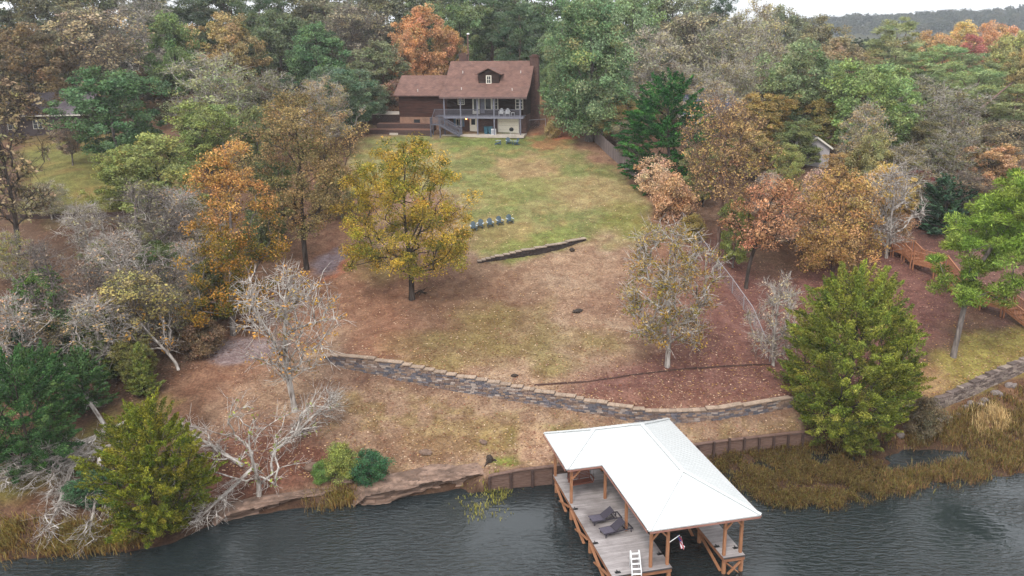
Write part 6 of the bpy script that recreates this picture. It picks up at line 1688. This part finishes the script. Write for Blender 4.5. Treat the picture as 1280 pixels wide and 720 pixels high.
for px, py, rz, w in ((622, 180.5, 1.7, 'left one of three by the house, seen from its side'), (635.5, 180, .2, 'middle one of three by the house, facing the lake'), (645, 181, -1.0, 'right one of three by the house, below the grill')):
    c = copy_tree(c0); c.location = Vector(ground(px, py)); c.rotation_euler.z = rz; c['label'] = 'blue slatted garden chair, ' + w; c['group'] = 'blue garden chairs below the porch'
    for ch in c.children: 
        if ch.name.startswith('armrest'): pass
pc0 = adirondack('white chair on the upper porch, the left one of two', hw_(2.55, .75, PZ), HA + .1, (WPL, WPL), 'white chairs on the porch')
pc = copy_tree(pc0); pc.location = hw_(3.4, .75, PZ); pc['label'] = 'white chair on the upper porch, the right one of two'
t = thing('side_table', 'small white table right of the white porch chairs', 'table', hw_(4.15, .7, PZ), HA)
m = MB(); m.lathe([(.28, .42), (.3, .44), (.3, .46)], 14); m.build('tabletop', WPL, t)
for s in ((-.18, -.18), (.18, -.18), (.18, .18), (-.18, .18)): MB().beam((s[0], s[1], .42), (s[0] * 1.2, s[1] * 1.2, 0), .04, .04).build('leg', WPL, t)
TEAL = pmat('teal_plastic', S(44, 84, 100), S(58, 100, 116), rough=.5, bump=0)
for k, (x, s) in enumerate(((.35, 'left'), (.95, 'right'))):
    t = thing('trash_bin', 'dark teal lidded bin by the brick wall, the %s of two' % s, 'bin', hw_(x, .9, .03), HA, 'teal bins by the wall')
    m = MB(); m.hexa([(-.22, -.24, 0), (.22, -.24, 0), (.22, .24, 0), (-.22, .24, 0), (-.28, -.3, .92), (.28, -.3, .92), (.28, .3, .92), (-.28, .3, .92)]); m.build('body', TEAL, t, bevel=.03)
    m = MB(); m.slab([(-.3, -.34, .99), (.3, -.34, .99), (.3, .32, 1.04), (-.3, .32, 1.04)], .06); m.build('lid', TEAL, t, bevel=.02)
t = thing('air_conditioner', 'pale grey air conditioner box beside the teal bins', 'air conditioner', hw_(1.55, .2, .03), HA)
MB().box(-.3, .3, -.3, .3, 0, .78).build('cabinet', WPL, t, bevel=.02)
m = MB()
for k in range(8): m.box(-.26, .26, -.312, -.302, .08 + k * .08, .12 + k * .08)
m.build('grille', GREYR, t)
m = MB(); m.lathe([(.24, .785), (.24, .81), (.05, .83)], 14); m.build('fan_guard', GREYR, t)
t = thing('grill', 'black kettle grill on legs by the garage door', 'grill', hw_(4.25, -1.1, 0), HA)
m = MB(); m.lathe([(.04, .62), (.22, .68), (.3, .8), (.31, .88)], 16); m.build('bowl', BLACKP, t, smooth=True)
m = MB(); m.lathe([(.315, .89), (.28, 1.03), (.16, 1.12), (.03, 1.15)], 16); m.tube([(-.06, 0, 1.15), (-.06, 0, 1.2), (.06, 0, 1.2), (.06, 0, 1.15)], .012, 5); m.build('lid', BLACKP, t, smooth=True)
for k in range(3): an = k * 2.09 + .5; MB().tube([(.15 * math.cos(an), .15 * math.sin(an), .68), (.3 * math.cos(an), .3 * math.sin(an), 0)], .014, 5).build('leg', WPL, t)
# pole lamp behind the house, with its wire
px_, py_ = 584.5, 143.0
x, zt = at_Y(584.5, 43, py_); z = zg(x, py_)
t = thing('utility_pole', 'brown pole with a lamp behind the left chimney', 'pole', (x, py_, z))
MB().tube([(0, 0, -.3), (0, 0, zt - z)], [.16, .11], 8).build('pole', pmat('pole_wood', S(92, 66, 58), S(116, 86, 74), stretch=(4, 4, .5)), t, smooth=True)
m = MB(); m.tube([(0, 0, zt - z - .1), (.1, -.6, zt - z + .1)], .035, 6); m.build('bracket', GREYR, t)
m = MB(); m.lathe([(.05, .16), (.22, .08), (.25, 0), (.18, -.1)], 12, (.1, -.7, zt - z + .05)); m.build('lamp_head', WPL, t, smooth=True)
a = Vector((x, py_, zt - .3)); b = hw_(X0 - 1.6, 6.0, 7.3); 
m = MB(); m.tube([a.lerp(b, k / 12) - Vector((0, 0, 1.2 * math.sin(PI * k / 12) * .3)) for k in range(13)], .03, 5)
tag(m.build('power_wire', BLACKP), 'dark wire sagging from the lamp pole to the house wing', 'wire')

# ------------------------------------------------------------------ fences
FWOOD = pmat('fence_wood', S(112, 100, 98), S(146, 132, 128), scale=3, stretch=(5, 5, .8), rough=.9, bump=.2, attr=True)
pts = [(744, 178), (757, 191), (772, 204), (790, 219), (806, 233), (826, 249)]
W = np.array([ground(*p)[:2] for p in pts])
t = thing('board_fence', 'weathered grey wooden board fence along the right side of the lawn', 'fence')
L = polyline_at(W, 0)[4]; m = MB(); r = random.Random(9); s = 0
while s < L - .05:
    p, d, *_ = polyline_at(W, s + .07); z = zg(*p); v = r.uniform(.7, 1.1); m.col = (v, v, v); h = 1.75 + r.uniform(-.04, .04); n_ = (-d[1], d[0])
    m.beam((p[0], p[1], z - .05), (p[0], p[1], z + h), .13, .02, up=(n_[0], n_[1], 0)); s += .145
m.build('boards', FWOOD, t)
for k in range(int(L / 2.4) + 1):
    p, d, *_ = polyline_at(W, min(k * 2.4, L - .01)); z = zg(*p); q = p + np.array([-d[1], d[0]]) * .09
    MB().box(q[0] - .05, q[0] + .05, q[1] - .05, q[1] + .05, z - .3, z + 1.8).build('post', FWOOD, t)
m = MB()
for k in range(int(L / .8)):
    for hh in (.35, 1.45):
        a, d, *_ = polyline_at(W, k * .8); b, *_ = polyline_at(W, k * .8 + .8 if k * .8 + .8 < L else L - .01); o = np.array([-d[1], d[0]]) * .04
        m.beam((a[0] + o[0], a[1] + o[1], zg(*a) + hh), (b[0] + o[0], b[1] + o[1], zg(*b) + hh), .04, .09)
m.build('rail', FWOOD, t)
GALV = pmat('galvanised_steel', S(178, 176, 182), S(196, 194, 198), rough=.4, metal=.5, bump=0)
def chain_fence(label, pts, h=1.3, step=2.6, top=True):
    W = np.array([ground(*p)[:2] for p in pts]); L = polyline_at(W, 0)[4]
    t = thing('chain_link_fence', label, 'fence')
    n = max(1, int(L / step))
    for k in range(n + 1):
        p, d, *_ = polyline_at(W, min(L * k / n, L - .01)); z = zg(*p); MB().tube([(p[0], p[1], z - .2), (p[0], p[1], z + h + .05)], .04, 7).build('post', GALV, t)
    m = MB(); N_ = int(L / .7)
    P = [polyline_at(W, min(L * k / N_, L - .01))[0] for k in range(N_ + 1)]; P = [(p[0], p[1], zg(*p)) for p in P]
    m.tube([(p[0], p[1], p[2] + h) for p in P], .035, 6); m.build('top_rail', GALV, t)
    m = MB(); cell = .24
    for k in range(int(L / cell)):
        for s in (-1, 1):
            a = polyline_at(W, min(k * cell, L - .02))[0]; q = min(max(k * cell + s * h, 0), L - .02); f = abs(q - k * cell) / h; b = polyline_at(W, q)[0]
            if f > .1: m.beam((a[0], a[1], zg(*a) + .02), (b[0], b[1], zg(*b) + .02 + (h - .03) * f), .005, .005)
    m.build('mesh', GALV, t)
    return t
chain_fence('chain-link fence with a bright top rail running down the right slope', [(829, 256), (848, 275), (870, 304), (893, 338), (915, 366), (940, 402), (962, 452)], 1.35)
chain_fence('short chain-link fence by the clay bank at the right end of the house', [(661, 161), (682, 159.5)], 1.2, 1.5)
# low edging under the neighbour's lawn
W = np.array([ground(px, py)[:2] for px, py in [(8, 274), (60, 273), (110, 272), (160, 270), (240, 268)]]); L = polyline_at(W, 0)[4]
t = thing('timber_edging', 'low dark timber edging under the left lawn', 'wall'); m = MB()
for k in range(int(L / 1.2)):
    a = polyline_at(W, k * 1.2)[0]; b = polyline_at(W, min(k * 1.2 + 1.18, L - .01))[0]
    for j in range(3): m.beam((a[0], a[1], zg(*a) + .02 + j * .2), (b[0], b[1], zg(*b) + .02 + j * .2), .2, .19)
m.build('timbers', DARKW, t)

# ------------------------------------------------------------------ orange timber stairway on the right slope
ORG = pmat('orange_timber', S(158, 104, 72), S(188, 132, 98), scale=3, stretch=(2, 2, 2), rough=.7, bump=.15)
sw_ = thing('timber_stairway', 'orange-stained timber stairway and boardwalk descending the right slope', 'stairway')
STEPP = [(1090, 292, .5), (1120, 312, .8), (1134, 317, .9), (1145, 328, .8), (1174, 337, 1.3), (1198, 364, .5), (1228, 378, .8), (1258, 386, 1.0), (1290, 408, .5)]
Pw = []
for px, py, h in STEPP:
    x, y, z = ground(px, py + h * 9); Pw.append(Vector((x, y, z + h)))
for i in range(len(Pw) - 1):
    a, b = Pw[i], Pw[i + 1]; d = b - a; f = Vector((d.x, d.y, 0)).normalized(); n_ = Vector((-f.y, f.x, 0)); wd = .62
    flight = abs(d.z) > .45
    if flight:
        k = max(2, int(abs(d.z) / .19)); m = MB()
        for j in range(k):
            c = a.lerp(b, (j + .5) / k); hl = d.to_2d().length / k / 2 + .01
            m.hexa([c - f * hl - n_ * wd - Vector((0, 0, .04)), c + f * hl - n_ * wd - Vector((0, 0, .04)), c + f * hl + n_ * wd - Vector((0, 0, .04)), c - f * hl + n_ * wd - Vector((0, 0, .04)), c - f * hl - n_ * wd, c + f * hl - n_ * wd, c + f * hl + n_ * wd, c - f * hl + n_ * wd])
        m.build('steps', ORG, sw_)
    else:
        m = MB(); k = max(2, int(d.length / .15))
        for j in range(k):
            c0_, c1_ = a.lerp(b, j / k), a.lerp(b, (j + .94) / k)
            m.beam(c0_, c1_, wd * 2, .04)
        m.build('walkway', ORG, sw_)
    for s in (-1, 1):
        o = n_ * (wd * s); m = MB()
        m.beam(a + o - Vector((0, 0, .15)), b + o - Vector((0, 0, .15)), .05, .24)
        m.beam(a + o + Vector((0, 0, 1.0)), b + o + Vector((0, 0, 1.0)), .12, .05); m.beam(a + o + Vector((0, 0, .12)), b + o + Vector((0, 0, .12)), .05, .08)
        k = max(2, int(d.length / .16))
        for j in range(1, k): c = a.lerp(b, j / k) + o; m.beam(c + Vector((0, 0, .1)), c + Vector((0, 0, .98)), .045, .045)
        m.build('railing', ORG, sw_)
        for e in (a, b):
            c = e + o * 1.08; zz = zg(c.x, c.y)
            MB().beam((c.x, c.y, min(zz, c.z) - .2), (c.x, c.y, c.z + 1.08), .11, .11).build('post', ORG, sw_)
# log edging uphill
W = [Vector(ground(px, py)) for px, py in [(1068, 252), (1098, 262), (1130, 270), (1165, 272), (1195, 290)]]
t = thing('timber_edging', 'pale timber edging along the path above the orange stairway', 'wall'); m = MB()
for a, b in zip(W[:-1], W[1:]):
    for j in range(2): m.beam(a + Vector((0, .0, .12 + j * .2)), b + Vector((0, 0, .12 + j * .2)), .22, .2)
m.build('timbers', pmat('pale_log', S(150, 122, 98), S(180, 150, 124), stretch=(1, 1, 4)), t)
# small deck half hidden by the salmon trees
x, y, z = ground(990, 280)
t = thing('wooden_deck', 'orange wooden deck with railing half hidden among salmon trees', 'deck', (x, y, z), math.radians(-12))
m = MB()
for k in range(14): m.box(-2 + k * .286, -2 + k * .286 + .275, 0, 3, 1.15, 1.2)
m.build('floor', ORG, t)
m = MB(); m.box(-2, 2, -.05, -.005, .95, 1.19); m.box(-2, 2, -.06, .0, 2.05, 2.12)
for k in range(26): m.box(-1.96 + k * .155, -1.91 + k * .155, -.05, -.01, 1.2, 2.05)
m.build('railing', ORG, t)
for x_ in (-1.9, 0, 1.9):
    for y_ in (.08, 2.8): MB().box(x_ - .07, x_ + .07, y_ - .07, y_ + .07, -.4, 1.145).build('post', ORG, t)

# ------------------------------------------------------------------ neighbours' buildings
def hut(name, label, cat, px, py, Yb, w, dpt, hw2, rh, rz, wallm, roofm, trim=None, gable='front', over=.4, wins=()):
    x = 0
    if Yb: 
        (x, y, z), _, _ = place_far(px, py - 40, Yb, 10)
    else: x, y, z = ground(px, py)
    t = thing(name, label, cat, (x, y, z), rz)
    m = MB()
    if gable == 'front':
        prof = [(-w / 2, -.5), (w / 2, -.5), (w / 2, hw2), (0, hw2 + rh), (-w / 2, hw2)]
        m.add([(a, 0, b) for a, b in prof] + [(a, dpt, b) for a, b in prof], [(0, 1, 2, 3, 4), (9, 8, 7, 6, 5)] + [(i, (i + 1) % 5, 5 + (i + 1) % 5, 5 + i) for i in range(5)])
    else:
        prof = [(0, -.5), (dpt, -.5), (dpt, hw2), (dpt / 2, hw2 + rh), (0, hw2)]
        m.add([(-w / 2, a, b) for a, b in prof] + [(w / 2, a, b) for a, b in prof], [(0, 1, 2, 3, 4), (9, 8, 7, 6, 5)] + [(i, (i + 1) % 5, 5 + (i + 1) % 5, 5 + i) for i in range(5)])
    m.build('wall', wallm, t)
    m = MB()
    k = rh / (w / 2 if gable == 'front' else dpt / 2)
    for s in (-1, 1):
        if gable == 'front':
            xa = s * (w / 2 + over); za = hw2 - over * k + .06
            m.slab([(0, -over, hw2 + rh + .06), (xa, -over, za), (xa, dpt + over, za), (0, dpt + over, hw2 + rh + .06)], .1)
        else:
            ya = dpt / 2 + s * (dpt / 2 + over); za = hw2 - over * k + .06
            m.slab([(-w / 2 - over, dpt / 2, hw2 + rh + .06), (w / 2 + over, dpt / 2, hw2 + rh + .06), (w / 2 + over, ya, za), (-w / 2 - over, ya, za)], .12)
    m.build('roof', roofm, t)
    if trim:
        m = MB()
        if gable == 'front':
            for s in (-1, 1): m.beam((0, -over - .02, hw2 + rh + .02), (s * (w / 2 + over), -over - .02, hw2 - over * k + .02), .04, .2, up=(0, 0, 1))
        else: m.box(-w / 2 - over, w / 2 + over, -over - .06, -over - .02, hw2 - over * k - .1, hw2 - over * k + .06)
        m.build('trim', trim, t)
    for x0, x1, z0, z1 in wins: window(t, x0, x1, z0, z1, -.024, 2, 2, .07)
    return t
SHEDW = pmat('shed_siding', S(176, 170, 172), S(200, 194, 196), scale=2, stretch=(4, 4, .6), rough=.8, bump=.15)
hut('garden_shed', 'pale grey shed with white gable trim among the right-hand trees', 'shed', 1018, 208, None, 3.4, 4.0, 2.5, 1.2, math.radians(-10), SHEDW, pmat('shed_roof', S(110, 106, 110), S(130, 126, 128)), TRIM, 'front', .35)
hut('neighbour_house', 'low house with grey-purple roof behind trees at the left edge', 'house', 48, 160, 132, 13, 9, 3.2, 2.6, math.radians(6), pmat('dark_siding', S(70, 58, 60), S(92, 78, 78), stretch=(.5, .5, 5)), pmat('grey_shingle', S(132, 120, 126), S(156, 144, 150), scale=6), TRIM, 'side', .6, [(-4.5, -3.3, 1, 2.2), (-1, .2, 1, 2.2), (3.2, 4.4, 1, 2.2)])
hut('neighbour_house', 'dark house with a slate-blue roof behind the layered evergreen', 'house', 884, 172, 118, 5.6, 6, 4.6, 2.0, math.radians(-14), pmat('blue_siding', S(52, 54, 72), S(70, 72, 92), stretch=(.5, .5, 5)), pmat('blue_roof', S(66, 70, 90), S(82, 86, 106), scale=5), TRIM, 'side', .5, [(-1.8, -1, 2.8, 3.8), (.6, 1.4, 2.8, 3.8)])

# ------------------------------------------------------------------ hazy air
hm = bpy.data.materials.new('haze'); hm.use_nodes = True; ht = hm.node_tree
for n_ in list(ht.nodes):
    if n_.type != 'OUTPUT_MATERIAL': ht.nodes.remove(n_)
pv = ht.nodes.new('ShaderNodeVolumePrincipled'); pv.inputs['Color'].default_value = (.86, .9, .95, 1); pv.inputs['Density'].default_value = .0003; pv.inputs['Anisotropy'].default_value = .2
ht.links.new(pv.outputs[0], ht.nodes['Material Output'].inputs['Volume'])
m = MB().box(-3100, 3100, -500, 2700, -4.0, 62.0).build('haze', hm); m['kind'] = 'stuff'; m['label'] = 'thin pale haze over the wood and lake'; m['category'] = 'haze'

# ------------------------------------------------------------------ light, sky, camera
w = bpy.data.worlds.new('World'); SC.world = w; w.use_nodes = True; nt = w.node_tree
bg = nt.nodes['Background']; sky = nt.nodes.new('ShaderNodeTexSky'); sky.sky_type = 'NISHITA'; sky.sun_disc = False
SUN_EL, SUN_AZ = math.radians(52), math.radians(200)      # azimuth clockwise from +Y: high, behind the camera's left shoulder
sky.sun_elevation = SUN_EL; sky.sun_rotation = SUN_AZ; sky.air_density = 1.0; sky.dust_density = 3.0; sky.ozone_density = 1.0
hs = nt.nodes.new('ShaderNodeHueSaturation'); hs.inputs['Saturation'].default_value = .42; hs.inputs['Value'].default_value = 1.15
nt.links.new(sky.outputs[0], hs.inputs['Color'])
tc = nt.nodes.new('ShaderNodeTexCoord'); nz = nt.nodes.new('ShaderNodeTexNoise'); nz.inputs['Scale'].default_value = 2.2; nz.inputs['Detail'].default_value = 5
nt.links.new(tc.outputs['Generated'], nz.inputs[0])
rp = nt.nodes.new('ShaderNodeValToRGB'); rp.color_ramp.elements[0].position = .38; rp.color_ramp.elements[1].position = .62
nt.links.new(nz.outputs['Fac'], rp.inputs[0])
mx = nt.nodes.new('ShaderNodeMix'); mx.data_type = 'RGBA'; mx.inputs[7].default_value = (11.6, 11.9, 12.3, 1)
mm = nt.nodes.new('ShaderNodeMath'); mm.operation = 'MULTIPLY_ADD'; mm.inputs[1].default_value = .45; mm.inputs[2].default_value = .5; nt.links.new(rp.outputs[0], mm.inputs[0])
nt.links.new(mm.outputs[0], mx.inputs[0]); nt.links.new(hs.outputs[0], mx.inputs[6]); nt.links.new(mx.outputs[2], bg.inputs['Color'])
bg.inputs['Strength'].default_value = .12
sd = bpy.data.lights.new('sun', 'SUN'); sd.energy = 1.5; sd.angle = math.radians(12); sd.color = (1, .95, .88)
so = link(bpy.data.objects.new('sun', sd))
dv = Vector((math.sin(SUN_AZ) * math.cos(SUN_EL), math.cos(SUN_AZ) * math.cos(SUN_EL), math.sin(SUN_EL)))
so.rotation_euler = dv.to_track_quat('Z', 'Y').to_euler()
cd = bpy.data.cameras.new('camera'); cam = link(bpy.data.objects.new('camera', cd)); SC.camera = cam
cd.sensor_width = 36; cd.lens = 36 * FPX / 1280; cd.clip_start = .5; cd.clip_end = 6000
ri = Vector((CR, 0, 0)); 
right = Vector((1, 0, 0)); fwd = Vector((0, CP, -SP)); upv = Vector((0, SP, CP))
r2 = right * CR - upv * SR; u2 = right * SR + upv * CR
cam.matrix_world = Matrix(((r2.x, u2.x, -fwd.x, 0), (r2.y, u2.y, -fwd.y, 0), (r2.z, u2.z, -fwd.z, CZ), (0, 0, 0, 1)))
vs = SC.view_settings; vs.view_transform = 'Standard'; vs.look = 'None'; vs.exposure = 0.54; vs.gamma = 1; vs.use_curve_mapping = False
SC.cycles.max_bounces = 6; SC.cycles.diffuse_bounces = 3; SC.cycles.glossy_bounces = 3; SC.cycles.transmission_bounces = 2; SC.cycles.transparent_max_bounces = 4
